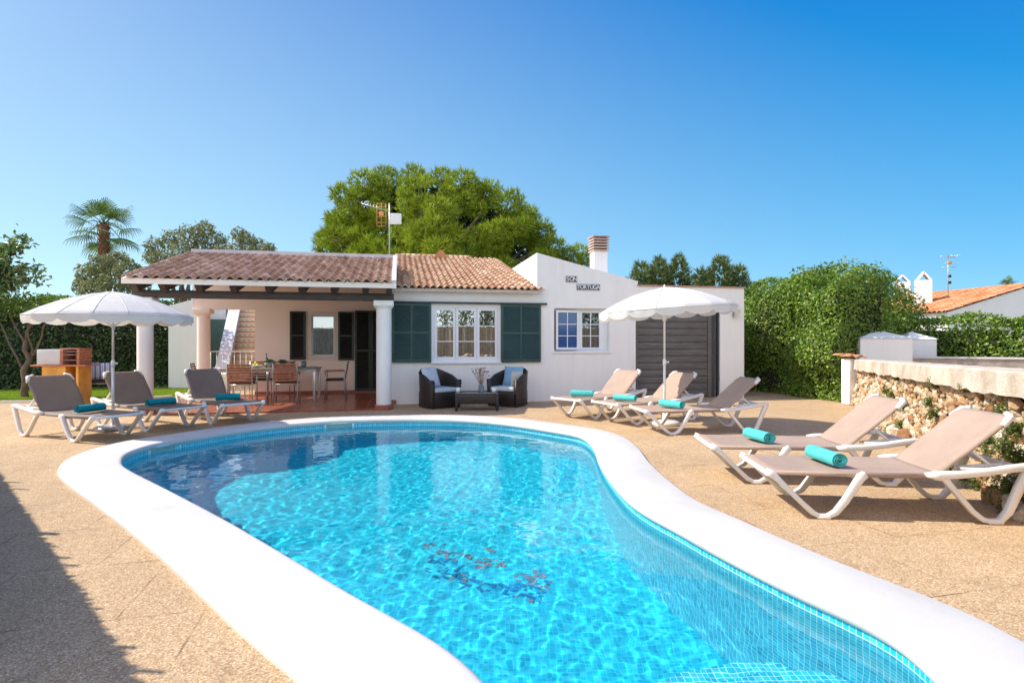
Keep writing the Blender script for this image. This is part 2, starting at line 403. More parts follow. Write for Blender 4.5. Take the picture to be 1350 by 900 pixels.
# mosaic picture on the floor, tile chips in red-brown and deep blue
mos = MB(); rr = random.Random(3)
mc = Vector((-.32, 4.85)); ax = Vector((.86, -.51)); ay = Vector((.51, .86))
blobs = [(-.62, .16, .13, .10, 0), (-.16, .14, .34, .11, 0), (.05, .22, .20, .07, 0), (.62, .10, .22, .15, 0), (-.25, -.16, .22, .20, 1), (.1, -.22, .30, .10, 1), (.62, -.12, .26, .12, 1), (-.45, .0, .12, .12, 1), (-.1, .42, .09, .06, 0)]
for bx, by, ra, rb, mi in blobs:
    bx *= .85; by *= .85; ra *= .85; rb *= .85
    n_ = int(ra*rb*3.14/.0011)
    for _ in range(n_):
        a = rr.random()*6.283; q = math.sqrt(rr.random()); px = bx+ra*q*math.cos(a); py = by+rb*q*math.sin(a)
        px = round(px/.036)*.036; py = round(py/.036)*.036
        p = mc+ax*px+ay*py; M_ = T(p.x, p.y, PD+.0005+.003) @ RotZ(-.535)
        if rr.random() < .7: mos.box(-.0145, .0145, -.0145, .0145, -.003, .001+rr.random()*.001, mi if rr.random() < .85 else 1-mi, M_)
mosred = pm('mosaic_red', (.30, .25, .29), .4, .3); mosblue = pm('mosaic_blue', (.01, .22, .48), .4, .3)
mo = mos.build('pool_floor_mosaic', [mosred, mosblue]); tag(mo, 'red brown and deep blue tile picture on the pool floor', 'mosaic')
# skimmer mouths in the far wall
skm = pm('skimmer_plastic', (.75, .80, .78), .4, .05)
for (xa, ya, xb, yb), lab in (((202, 584, 232, 578), 'white skimmer opening in the pool wall at its left end'), ((431, 554.4, 467, 552), 'white skimmer opening in the far pool wall near the terrace column')):
    p = G((xa+xb)/2, (ya+yb)/2, CZ); i = min(range(NP), key=lambda k: math.dist(POOL[k], (p.x, p.y)))
    q = Vector(POOL[i]); t_ = (Vector(POOL[(i+3) % NP])-Vector(POOL[i-3])).normalized(); ang = math.atan2(t_.y, t_.x)
    e = empty('pool_skimmer', (q.x, q.y, 0), ang, lab, 'skimmer', 'skimmers in the pool wall')
    fr_ = MB(); wv, z0, z1 = .24, -.13, .0; inn = .004+.02
    for a in ((-wv, -wv+.03, z0, z1), (wv-.03, wv, z0, z1), (-wv+.03, wv-.03, z0, z0+.03), (-wv+.03, wv-.03, z1-.02, z1)): fr_.box(a[0], a[1], .0, .035, a[2], a[3])
    fr_.build('frame', skm, e); MB().box(-wv+.03, wv-.03, .012, .02, z0+.03, z1-.02).build('flap', pm('skimmer_flap'+str(len(MATS)), (.30, .45, .42), .4), e)

# water: rippled surface
gx = .021
xs = np.arange(-4.9, 2.3, gx); ys = np.arange(.9, 10.3, gx)
X, Y = np.meshgrid(xs, ys)
def waves(X, Y):
    Z = np.zeros_like(X); g = np.random.default_rng(5)
    for k in range(170):
        lam = .068*(2.0**(g.random()**1.5*2.8)); th = g.normal(-.3, 1.2); kx, ky_ = math.cos(th)*6.283/lam, math.sin(th)*6.283/lam
        amp = .000092*(lam/.3)**1.05
        ph = g.random()*6.283; wob = .6*np.sin(X*g.uniform(.5, 1.6)+Y*g.uniform(.5, 1.6)+g.random()*6)
        Z += amp*np.sin(kx*X+ky_*Y+ph+wob)*(1+.5*np.sin(X*g.uniform(.3, 1)+Y*g.uniform(.3, 1)+g.random()*6))
    return Z
Zw = waves(X, Y)
PA = np.array(offset_poly(POOL, .09)); 
def inside_np(X, Y, P):
    c = np.zeros(X.shape, bool); j = len(P)-1
    for i in range(len(P)):
        cond = ((P[i][1] > Y) != (P[j][1] > Y)) & (X < (P[j][0]-P[i][0])*(Y-P[i][1])/(P[j][1]-P[i][1]+1e-12)+P[i][0]); c ^= cond; j = i
    return c
ins = inside_np(X, Y, PA)
ny, nx = X.shape
cell = ins[:-1, :-1] & ins[1:, :-1] & ins[:-1, 1:] & ins[1:, 1:]
iy, ix = np.nonzero(cell); a = iy*nx+ix
faces = np.stack([a, a+1, a+nx+1, a+nx], 1)
used = np.unique(faces); remap = np.full(nx*ny, -1); remap[used] = np.arange(len(used)); faces = remap[faces]
co_ = np.stack([X.ravel(), Y.ravel(), WZ+Zw.ravel()], 1)[used]
def np_mesh(name, co_, faces, mats, smooth=False, mi=None):
    me = bpy.data.meshes.new(name); k = faces.shape[1]
    me.vertices.add(len(co_)); me.vertices.foreach_set('co', co_.astype(np.float32).ravel())
    me.loops.add(faces.size); me.loops.foreach_set('vertex_index', faces.astype(np.int32).ravel())
    me.polygons.add(len(faces)); me.polygons.foreach_set('loop_start', np.arange(0, faces.size, k, dtype=np.int32)); me.polygons.foreach_set('loop_total', np.full(len(faces), k, dtype=np.int32))
    me.polygons.foreach_set('use_smooth', np.full(len(faces), smooth))
    if mi is not None: me.polygons.foreach_set('material_index', mi.astype(np.int32))
    for m in (mats if isinstance(mats, (list, tuple)) else [mats]): me.materials.append(m)
    me.update(calc_edges=True); o = bpy.data.objects.new(name, me); COL.objects.link(o); return o
m, nt, out = nmat('pool_water'); WATERM = m
gl = nd(nt, 'ShaderNodeBsdfGlass'); gl.inputs['IOR'].default_value = 1.333; gl.inputs['Roughness'].default_value = 0; gl.inputs['Color'].default_value = (.84, .985, 1, 1)
nt.links.new(gl.outputs[0], out.inputs[0])
water = np_mesh('pool_water', co_, faces, m, True); water['kind'] = 'structure'
water.cycles.is_caustics_caster = True
for o in (basin, steps, mo): o.cycles.is_caustics_receiver = True
sun.cycles.is_caustics_light = True
# ------------------------------------------------------------------ shared surface materials
WHITE = pm('white_render', (.86, .83, .80), .85, .035, .8, 70, .35, .004)
nt = WHITE.node_tree; b = [n for n in nt.nodes if n.type == 'BSDF_PRINCIPLED'][0]; src = b.inputs['Base Color'].links[0].from_socket
mp = nd(nt, 'ShaderNodeMapping'); mp.inputs['Scale'].default_value = (3.2, 3.2, .35); nt.links.new(world_pos(nt), mp.inputs[0])
stk = ramp(nt, noise(nt, mp.outputs[0], 1.6, 6, .7), [(.45, (1, 1, 1)), (.72, (.945, .935, .92))])
c = mixc(nt, 1, src, stk.outputs[0], 'MULTIPLY')
bl_ = ramp(nt, noise(nt, world_pos(nt), 5, 6, .75, .4), [(.60, (1, 1, 1)), (.74, (.95, .94, .92))])
nt.links.new(mixc(nt, 1, c, bl_.outputs[0], 'MULTIPLY'), b.inputs['Base Color'])
PEACH = pm('peach_render', (.95, .78, .67), .85, .05, .7, 70, .35, .004)
TERRA = pm('terracotta_tile', (.36, .12, .07), .35, .15, 3, 40, .1)
BROWN = pm('dark_stained_timber', (.060, .042, .036), .55, .25, 5, 30, .25)
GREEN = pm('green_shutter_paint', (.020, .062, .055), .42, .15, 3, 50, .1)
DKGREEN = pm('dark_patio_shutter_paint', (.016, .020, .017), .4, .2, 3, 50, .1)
WPVC = pm('white_window_frame', (.80, .81, .82), .3, .02, 3, 50, .0)
GREY = pm('grey_galvanised', (.42, .43, .44), .4, .15, 8, 60, .05, metallic=.7)
ALU = pm('brushed_aluminium', (.62, .63, .64), .35, .08, 8, 60, .05, metallic=.75)
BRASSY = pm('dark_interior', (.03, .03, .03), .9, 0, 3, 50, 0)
def tile_mat(name, stops, rough=.75):
    m, nt, out = nmat(name); b = principled(nt, out)
    g = nt.nodes.new('ShaderNodeNewGeometry')
    r = ramp(nt, g.outputs['Random Per Island'], stops); P = g.outputs['Position']
    r2 = ramp(nt, noise(nt, P, 9, 5, .7), [(.3, (.78, .76, .75)), (.7, (1.12, 1.1, 1.08))])
    c = mixc(nt, 1, r.outputs[0], r2.outputs[0], 'MULTIPLY')
    lich = ramp(nt, noise(nt, P, 2.2, 6, .75, .5), [(.55, (0, 0, 0)), (.78, (.30, .30, .30))])
    c = mixc(nt, lich.outputs[0], c, (.42, .36, .30))
    nt.links.new(c, b.inputs['Base Color']); b.inputs['Roughness'].default_value = rough; b.inputs['Specular IOR Level'].default_value = .15
    nt.links.new(bumpn(nt, noise(nt, P, 60, 4), .3, .004), b.inputs['Normal']); return m
TILE1 = tile_mat('terrace_roof_clay', [(0, (.36, .21, .145)), (.4, (.46, .29, .205)), (.8, (.54, .36, .27)), (1, (.66, .48, .38))])
TILE2 = tile_mat('main_roof_clay', [(0, (.44, .25, .15)), (.4, (.54, .33, .21)), (.8, (.60, .40, .27)), (1, (.70, .52, .38))])
TILE3 = tile_mat('neighbour_roof_clay', [(0, (.46, .16, .07)), (.5, (.58, .25, .12)), (1, (.66, .36, .20))])
def glass_mat(name, tint=(.02, .025, .03), refl=.45):
    m, nt, out = nmat(name); a = nd(nt, 'ShaderNodeBsdfDiffuse'); a.inputs[0].default_value = (*tint, 1)
    g = nd(nt, 'ShaderNodeBsdfGlossy'); g.inputs['Roughness'].default_value = .012; g.inputs[0].default_value = (.93, .96, 1, 1)
    mx = nd(nt, 'ShaderNodeMixShader'); mx.inputs[0].default_value = refl
    nt.links.new(a.outputs[0], mx.inputs[1]); nt.links.new(g.outputs[0], mx.inputs[2]); nt.links.new(mx.outputs[0], out.inputs[0]); return m
GLASS = glass_mat('window_glass'); GLASS2 = glass_mat('window_glass_dim', (.02, .03, .04), .30)
CURT = pm('blue_curtain_glass', (.01, .07, .24), .08, .2, 8, 40, .1, spec=.9)

def tiles(mb, M, u0, u1, d0, z0, d1, z1, P=.22, course=.30, amp=.036, clip=None):
    """barrel tiles, each tile its own little curved shell; slope runs from (d0,z0) up to (d1,z1)"""
    L = math.hypot(d1-d0, z1-z0); sd, sz = (d1-d0)/L, (z1-z0)/L; nrm = (-sz, sd)
    if nrm[1] < 0: nrm = (-nrm[0], -nrm[1])
    nu = max(1, round((u1-u0)/P)); P = (u1-u0)/nu; nc = max(1, round(L/course)); C = L/nc; q = random.Random(int(u0*100)+nu)
    for j in range(nc):
        for i in range(nu):
            jit = q.uniform(-.006, .006); jl = q.uniform(-.012, .012); K = 9; vs = []
            for row, (s_, lift) in enumerate(((j*C-.045+jl, .030), (j*C-.045+jl, .012), (j*C+C, .000))):
                pass
            ring = []
            for s_, lift in ((j*C-.04+jl, .042), ((j+1)*C+.02, .010)):
                for k in range(K):
                    t = k/(K-1); h = amp*math.sin(math.pi*min(1, t/.62)) if t < .62 else -amp*.55*math.sin(math.pi*(t-.62)/.38)
                    s2 = s_; hh = h+lift+jit
                    ring.append((u0+(i+t)*P, d0+sd*s2+nrm[0]*hh, z0+sz*s2+nrm[1]*hh))
            low = [(x, y-nrm[0]*.024, z-nrm[1]*.024) for x, y, z in ring[:K]]
            V_ = [M @ Vector(p) for p in ring+low]
            fs = [(k, k+1, K+k+1, K+k) for k in range(K-1)]
            mb.add(V_, fs, 0, True)
            mb.f[-(K-1):] = mb.f[-(K-1):]
            o = len(mb.v)-3*K
            for k in range(K-1): mb.f.append([o+2*K+k, o+2*K+k+1, o+k+1, o+k]); mb.m.append(0); mb.sm.append(False)
I4 = Matrix.Identity(4)

villa = empty('villa', P0, TH, 'white single storey villa with red tiled roofs and a covered dining terrace', 'house')
H = villa
d_b = 2.72                                    # patio back wall plane
uA0 = HU(516, 0); uB0 = HU(708, 0); uB1 = HU(841, 0); uC1 = HU(981, 0); uPL = HU(336, d_b)
def wall_open(mb, u0, u1, z0, z1, y0, y1, ops, mi=0):
    us = sorted({u0, u1, *[o[0] for o in ops], *[o[1] for o in ops]}); us = [u for u in us if u0 <= u <= u1]
    for a, b in zip(us, us[1:]):
        c = (a+b)/2; zz = z0
        for o in sorted([o for o in ops if o[0] < c < o[1]], key=lambda o: o[2]):
            if o[2] > zz+1e-4: mb.box(a, b, y0, y1, zz, o[2], mi)
            zz = o[3]
        if zz < z1: mb.box(a, b, y0, y1, zz, z1, mi)
W1 = (HU(569.5), HU(659.5), HZ(610, 477), HZ(610, 402.5))
W2 = (HU(730.5), HU(803.5), HZ(770, 464), HZ(770, 406.5))
GD = (HU(838), HU(949.5), 0, 2.22)
mb = MB()
wall_open(mb, uA0, uB0, -.1, 2.50, 0, .28, [W1])
wall_open(mb, uB0, uC1, -.1, 2.50, 0, .28, [W2, (GD[0], GD[1], -.1, GD[3])])
mb.prism([(uB0, 2.5), (uB1, 2.5), (uB1, 2.80), (uB0, 3.40)], 0, 6)         # raised shed block
mb.box(uB1, uC1, 0, .2, 2.5, 2.68); mb.box(uC1-.2, uC1, .2, 6, 2.5, 2.68)
mb.box(uC1-.2, uC1, .28, 6, -.1, 2.5); mb.box(uA0, uC1-.2, 5.8, 6, -.1, 2.5)
mb.box(uB1, uC1-.2, .2, 5.8, 2.42, 2.5)
front = mb.build('wall', WHITE, H)
mb = MB().box(uB1-.02, uC1+.03, -.03, .23, 2.68, 2.715).box(uC1-.22, uC1+.03, .23, 6, 2.68, 2.715)
mb.build('parapet_coping', pm('pinkish_clay_coping', (.45, .27, .20), .8, .2, 6), H)
# patio walls
OPW = (HU(411, d_b), HU(441, d_b), HZ(426, 469, d_b), HZ(426, 416, d_b))
OPD = (HU(468, d_b), HU(468, d_b)+1.45, .04, HZ(480, 410, d_b))
mb = MB()
wall_open(mb, uPL, uA0, -.1, 2.95, d_b, d_b+.25, [OPW])
mb.box(uA0, uA0+.25, .28, d_b+.25, -.1, 2.5)
uCL = HU(254, d_b)
zl = HZ(300, 407.5, d_b)
mb.box(uCL, uPL, d_b, d_b+.25, zl, 2.95)
mb.build('patio_wall', PEACH, H)
MB().box(uPL, uA0-.002, d_b-.015, d_b, 0.0, .10).build('skirting', TERRA, H)
MB().box(uA0-.05, uA0+.10, -.03, 0.0, .0, .10).build('skirting', TERRA, H)
# terrace columns
dC = -.84; uR = HU(506, dC); uL = HU(191.5, dC)
def column(u, d, z1, mat, r=.16, cap=True):
    m_ = MB().lathe([(r, .10), (r, z1-.13)], 32, (u, d, 0), cap=False)
    c_ = m_.build('column', mat, H)
    MB().lathe([(r+.035, .0), (r+.035, .10), (r+.0, .10)], 12, (u, d, 0), smooth=False).build('plinth', TERRA, c_)
    MB().lathe([(r, z1-.17), (r+.02, z1-.14), (r+.05, z1-.11)], 32, (u, d, 0), cap=False).rbox(u-r-.045, u+r+.045, d-r-.045, d+r+.045, z1-.11, z1, .008).build('capital', mat, c_)
column(uR, dC, 2.19, WHITE, .15); column(uL, dC, 2.19, WHITE, .135)
column(HU(268.5, d_b+.12), d_b+.12, zl, PEACH, .15)
# beam, rafters and terrace roof
zE = 2.40; dE = -1.40; dR = 2.02; SL = .28
def zr(d): return zE+SL*(d-dE)
uE0 = HU(159.5, dE); uE1 = HU(522.5, dE)
uBm0 = HU(176, dC); uBm1 = HU(519.5, dC)
MB().rbox(uBm0, uBm1, dC-.09, dC+.09, 2.19, 2.335, .008).build('beam', BROWN, H)
for px in (181, 218, 265, 310, 356, 399, 441, 482, 513):
    u = HU(px, dC-.15)
    M_ = Matrix(((1, 0, 0, 0), (0, 1, 0, 0), (0, SL, 1, 0), (0, 0, 0, 1)))
    r_ = MB()
    d0, d1 = dE+.22, d_b-.01
    r_.prism([(d0, zr(d0)-.02), (d0, zr(d0)-.07), (d0+.12, zr(d0+.12)-.19), (d1, zr(d1)-.19), (d1, zr(d1)-.004), (d0, zr(d0)-.004)], u-.055, u+.055, axis='x')
    r_.build('rafter', BROWN, H)
tr = MB()
tr.prism([(dE, zE), (dR, zr(dR)), (dR, zr(dR)+.10), (dE, zE+.10)], uE0, uE1, axis='x')
tr.prism([(dR, zr(dR)), (5.6, zr(dR)-SL*(5.6-dR)), (5.6, zr(dR)-SL*(5.6-dR)+.10), (dR, zr(dR)+.10)], uE0, uE1-.35, axis='x')
roofT = tr.build('terrace_roof', [pm('cream_fascia', (.90, .78, .68), .8, .04, 1)], H)
t_ = MB(); tiles(t_, I4, uE0+.02, uE1-.09, dE+.0, zE+.105, dR-.08, zr(dR-.08)+.105, .172, .29, .038)
t_.build('roof_tiles', TILE1, roofT)
t_ = MB(); t_.prism([(dE+.02, zE+.1), (dR, zr(dR)+.1), (dR, zr(dR)+.20), (dE+.02, zE+.16)], uE1-.09, uE1, axis='x')
t_.prism([(dR-.09, zr(dR)+.1), (dR+.10, zr(dR)+.1), (dR+.10, zr(dR)+.19), (dR-.09, zr(dR)+.19)], uE0+.05, uE1-.09, axis='x')
t_.build('ridge_kerb', pm('white_ridge_mortar', (.60, .56, .57), .85, .08, 4), roofT)
# main roof
dM = -.20; zM = 2.46; dMR = 5.3; SM = .268
def zm(d): return zM+SM*(d-dM)
u0m = HU(520, 0); 
mr = MB()
mr.prism([(dM, zM), (dMR, zm(dMR)), (dMR, zm(dMR)+.06), (dM, zM+.06)], u0m, uB0-.003, axis='x')
mr.prism([(dMR, zm(dMR)), (10.5, zm(dMR)-SM*5.2), (10.5, zm(dMR)-SM*5.2+.06), (dMR, zm(dMR)+.06)], u0m-1.5, uB0-1.0, axis='x')
mr.prism([(2.03, zm(2.03)), (dMR, zm(dMR)), (dMR, zm(dMR)+.06), (2.03, zm(2.03)+.06)], u0m-1.5, u0m, axis='x')
roofM = mr.build('main_roof', [pm('roof_mortar_bed', (.62, .52, .45), .9, .1, 4)], H)
t_ = MB(); tiles(t_, I4, u0m+.03, uB0-.01, dM-.02, zM+.07, dMR, zm(dMR)+.07, .152, .33, .036)
uE2 = uB0+.12
for j in range(1): tiles(t_, I4, uB0-.01, uE2, dM-.02, zM+.07, -.01, zM+.07+SM*.19, .13, .30)
t_.build('roof_tiles', TILE2, roofM)
c_ = MB(); q = random.Random(4)
n_ = 14
for i in range(n_):
    a0 = u0m+(uB0-.9-u0m)*i/n_; a1 = u0m+(uB0-.9-u0m)*(i+1)/n_+.03
    c_.tube([(a0, dMR, zm(dMR)+.06), (a1, dMR, zm(dMR)+.075)], [.10, .085], 10, smooth=True)
c_.build('ridge_tiles', TILE2, roofM)
# little tile cowl on the ridge
p = loc_h(HW(HU(580, 5.1), 5.1)); cw = MB()
cw.prism([(p.x-.20, zm(5.1)+.05), (p.x+.20, zm(5.1)+.05), (p.x+.17, zm(5.1)+.16), (p.x+.02, zm(5.1)+.32), (p.x-.12, zm(5.1)+.20)], 4.9, 5.2)
cw.build('roof_cowl', TILE3, roofM)
# chimney on the shed block
dk = 1.2; ua, ub = HU(783.5, dk), HU(801, dk); zc = HZ(792, 331, dk)
chn = MB().box(ua, ub, dk, dk+.34, 2.6, zc).build('chimney', WHITE, H)
ck = MB(); um = (ua+ub)/2; wv = (ub-ua)/2+.03
zt = HZ(792, 312.5, dk); ns = 5
for i in range(ns):
    z_ = zc+(zt-zc)*i/ns
    ck.box(um-wv, um+wv, dk-.05, dk+.39, z_+.002, z_+.035, 0)
    ck.box(um-wv*.72, um+wv*.72, dk+.02, dk+.32, z_+.035, z_+(zt-zc)/ns, 1)
ck.box(um-wv-.02, um+wv+.02, dk-.06, dk+.40, zt+.002, zt+.03, 0)
ck.build('chimney_cap', [pm('clay_cap_slab', (.50, .36, .29), .8, .15, 8), pm('clay_cap_core', (.22, .15, .12), .8, .15, 8)], chn)

# windows -------------------------------------------------------------
def frame_rect(mb, u0, u1, z0, z1, y0, y1, w, mi=0):
    mb.box(u0, u0+w, y0, y1, z0, z1, mi); mb.box(u1-w, u1, y0, y1, z0, z1, mi)
    mb.box(u0+w, u1-w, y0, y1, z0, z0+w, mi); mb.box(u0+w, u1-w, y0, y1, z1-w, z1, mi)
def sash(par, u0, u1, z0, z1, y, w, rows, cols, glass, th=.05, bar=.018, M=None):
    mb = MB(); frame_rect(mb, u0, u1, z0, z1, y, y+th, w)
    iu0, iu1, iz0, iz1 = u0+w, u1-w, z0+w, z1-w
    for r_ in range(1, rows): z_ = iz0+(iz1-iz0)*r_/rows; mb.box(iu0, iu1, y+.008, y+th-.008, z_-bar/2, z_+bar/2)
    for c__ in range(1, cols): x_ = iu0+(iu1-iu0)*c__/cols; mb.box(x_-bar/2, x_+bar/2, y+.006, y+th-.006, iz0, iz1)
    g_ = MB().box(iu0, iu1, y+th*.5-.003, y+th*.5+.003, iz0, iz1)
    if M is not None: mb.xform(M); g_.xform(M)
    s_ = mb.build('sash', WPVC, par); g_.build('pane', glass, s_); return s_
win = MB(); frame_rect(win, W1[0], W1[1], W1[2], W1[3], .02, .10, .055); winf = win.build('window', WPVC, H)
tw = (W1[1]-W1[0]-.11)/3
for i in range(3):
    a = W1[0]+.055+i*tw; sash(winf, a+.004, a+tw-.004, W1[2]+.057, W1[3]-.057, .03, .055, 3, 1, GLASS)
MB().box(W1[0]-.03, W1[1]+.03, -.05, .02, W1[2]-.035, W1[2]-.002).build('sill', WPVC, winf)
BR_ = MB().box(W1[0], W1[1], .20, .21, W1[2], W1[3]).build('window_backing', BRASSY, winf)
win2 = MB(); frame_rect(win2, W2[0]+.002, W2[1]-.002, W2[2]+.01, W2[3]-.002, .14, .20, .045); winf2 = win2.build('window', WPVC, H)
mid = (W2[0]+W2[1])/2-.03
Mo = T(W2[0]+.05, .15) @ RotZ(R(5)) @ T(-W2[0]-.05, -.15)
sash(winf2, W2[0]+.05, mid-.03, W2[2]+.06, W2[3]-.05, .12, .045, 3, 2, CURT, M=Mo @ T(0, -.09))
sash(winf2, mid+.03, W2[1]-.16, W2[2]+.06, W2[3]-.05, .13, .045, 3, 2, GLASS2)
for ma, mb__ in ((mid-.02, mid+.03), (W2[1]-.16, W2[1]-.05)): MB().box(ma, mb__, .135, .19, W2[2]+.05, W2[3]-.05).build('mullion', WPVC, winf2)
MB().rbox(W2[0]-.04, W2[1]+.02, -.035, .13, W2[2]-.03, W2[2]+.012, .006).build('sill', WPVC, winf2)
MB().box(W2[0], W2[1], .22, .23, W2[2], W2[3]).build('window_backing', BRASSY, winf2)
win3 = MB(); e0, e1, e2, e3 = HU(403, d_b), HU(446, d_b), HZ(426, 474, d_b), HZ(426, 411, d_b)
PFR = pm('cream_patio_frame', (.72, .62, .54), .5, .04, 3, 50, .0)
wall_open(win3, e0, e1, e2, e3, d_b-.02, d_b+.03, [OPW]); wf3 = win3.build('window', PFR, H)
s3 = MB(); frame_rect(s3, OPW[0], OPW[1], OPW[2], OPW[3], d_b+.035, d_b+.08, .03); s3 = s3.build('sash', WPVC, wf3)
MB().box(OPW[0]+.03, OPW[1]-.03, d_b+.05, d_b+.055, OPW[2]+.03, OPW[3]-.03).build('pane', glass_mat('patio_glass', (.03, .04, .045), .42), s3)
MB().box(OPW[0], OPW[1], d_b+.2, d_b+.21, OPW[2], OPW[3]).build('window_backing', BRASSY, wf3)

def shutter(par, u0, u1, z0, z1, y, mat, cols=2, rows=2, w=.055, slat=.042, name='shutter'):
    mb = MB(); frame_rect(mb, u0, u1, z0, z1, y-.045, y, w)
    iu0, iu1, iz0, iz1 = u0+w, u1-w, z0+w, z1-w
    us = [iu0+(iu1-iu0)*k/cols for k in range(cols+1)]; zs_ = [iz0+(iz1-iz0)*k/rows for k in range(rows+1)]
    for a in us[1:-1]: mb.box(a-w*.42, a+w*.42, y-.043, y-.002, iz0, iz1)
    for b_ in zs_[1:-1]:
        for i in range(cols): mb.box(us[i]+(w*.42 if i else 0), us[i+1]-(w*.42 if i < cols-1 else 0), y-.043, y-.002, b_-w*.45, b_+w*.45)
    for i in range(cols):
        a = us[i]+(w*.42 if i else 0); b_ = us[i+1]-(w*.42 if i < cols-1 else 0)
        for j in range(rows):
            za = zs_[j]+(w*.45 if j else 0); zb = zs_[j+1]-(w*.45 if j < rows-1 else 0); n = max(3, int((zb-za)/slat))
            for k in range(n):
                zc_ = za+(zb-za)*(k+.5)/n; hh = (zb-za)/n*.62
                mb.add([(a, y-.036, zc_-hh), (b_, y-.036, zc_-hh), (b_, y-.008, zc_+hh), (a, y-.008, zc_+hh), (a, y-.041, zc_-hh+.006), (b_, y-.041, zc_-hh+.006), (b_, y-.013, zc_+hh+.006), (a, y-.013, zc_+hh+.006)],
                       [(0, 1, 2, 3), (4, 7, 6, 5), (0, 4, 5, 1), (2, 6, 7, 3), (0, 3, 7, 4), (1, 5, 6, 2)])
    return mb.build(name, mat, par)
zs0, zs1 = HZ(540, 477.5), HZ(540, 400)
shutter(H, HU(516.5, -.05), HU(568.5, -.05), zs0, zs1, -.02, GREEN)
shutter(H, HU(660.5, -.05), HU(713, -.05), HZ(690, 477), HZ(690, 402), -.02, GREEN)
MB().rbox(HU(517, -.05), HU(721, -.05), -.09, -.01, zs1+.005, zs1+.045, .008).build('shutter_rail', pm('rail_dark', (.03, .045, .045), .4, .1), H)
dS = d_b-.02
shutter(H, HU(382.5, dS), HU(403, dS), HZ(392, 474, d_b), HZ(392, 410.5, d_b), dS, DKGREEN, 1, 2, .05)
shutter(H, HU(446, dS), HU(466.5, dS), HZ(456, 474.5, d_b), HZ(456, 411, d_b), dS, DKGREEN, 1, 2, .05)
hd = MB()
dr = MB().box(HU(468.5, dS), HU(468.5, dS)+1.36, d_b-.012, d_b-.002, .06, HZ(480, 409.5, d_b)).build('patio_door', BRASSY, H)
ud = HU(468, dS); zt_ = HZ(480, 409.5, d_b)
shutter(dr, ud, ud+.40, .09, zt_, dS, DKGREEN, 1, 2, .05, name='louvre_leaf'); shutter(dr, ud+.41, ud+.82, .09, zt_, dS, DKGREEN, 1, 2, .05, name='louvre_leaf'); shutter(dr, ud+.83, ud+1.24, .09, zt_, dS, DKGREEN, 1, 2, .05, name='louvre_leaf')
# garage door: horizontal planks in a frame, set back
GD0, GD1, GDz = GD[0], GD[1], GD[3]
m, nt, out = nmat('weathered_door_planks'); b = principled(nt, out); P_ = vec(nt)
mp = nd(nt, 'ShaderNodeMapping'); mp.inputs['Scale'].default_value = (1.2, 1, 14); nt.links.new(P_, mp.inputs[0])
r_ = ramp(nt, noise(nt, mp.outputs[0], 2.5, 6, .65), [(.3, (.075, .066, .062)), (.7, (.165, .145, .135))]); nt.links.new(r_.outputs[0], b.inputs['Base Color']); b.inputs['Roughness'].default_value = .6
nt.links.new(bumpn(nt, noise(nt, mp.outputs[0], 9, 4), .3, .003), b.inputs['Normal']); PLANK = m
mb = MB(); n = 13; x0, x1 = GD0+.02, GD1-.18
for k in range(n): mb.rbox(x0+.07, x1-.07, .12, .15, .03+k*(GDz-.06)/n, .03+(k+1)*(GDz-.06)/n-.012, .005)
mb.box(x0+.05, x1-.05, .152, .16, .02, GDz); mb.box(x0, x0+.09, .10, .15, .01, GDz-.0); mb.box(x1-.09, x1, .10, .15, .01, GDz-.0)
gdo = mb.build('garage_door', PLANK, H)
MB().box(GD1-.178, GD1-.10, .11, .16, .01, GDz).box(GD1-.045, GD1-.002, .05, .12, .0, GDz).box(GD1-.06, GD1-.02, .02, .05, .42, .50).build('door_jamb', pm('dark_jamb', (.035, .04, .042), .5, .1), gdo)

# lantern on the garage wall
la = at(968, 414, 14.3); u_ = HU(968); zl_ = HZ(968, 412)
ln = empty('wall_lantern', HW(u_, 0, zl_), TH, 'small pale coach lantern fixed on the white garage wall beside the wooden door', 'lamp')
lg = MB().box(-.05, .05, -.02, -.002, -.12, .10).tube([(0, -.02, .08), (0, -.10, .13), (0, -.13, .10)], .012, 6)
lg.build('bracket', ALU, ln)
LM = pm('lantern_metal', (.55, .55, .52), .5, .1)
MB().lathe([(.03, .17), (.085, .09), (.10, .07)], 6, (0, -.13, 0), smooth=False).lathe([(.012, .16), (.012, .20)], 6, (0, -.13, 0)).build('cap', LM, ln)
MB().lathe([(.048, -.115), (.083, .07)], 6, (0, -.13, 0), smooth=False).build('glass', pm('lantern_glass', (.62, .60, .50), .15, .05), ln)

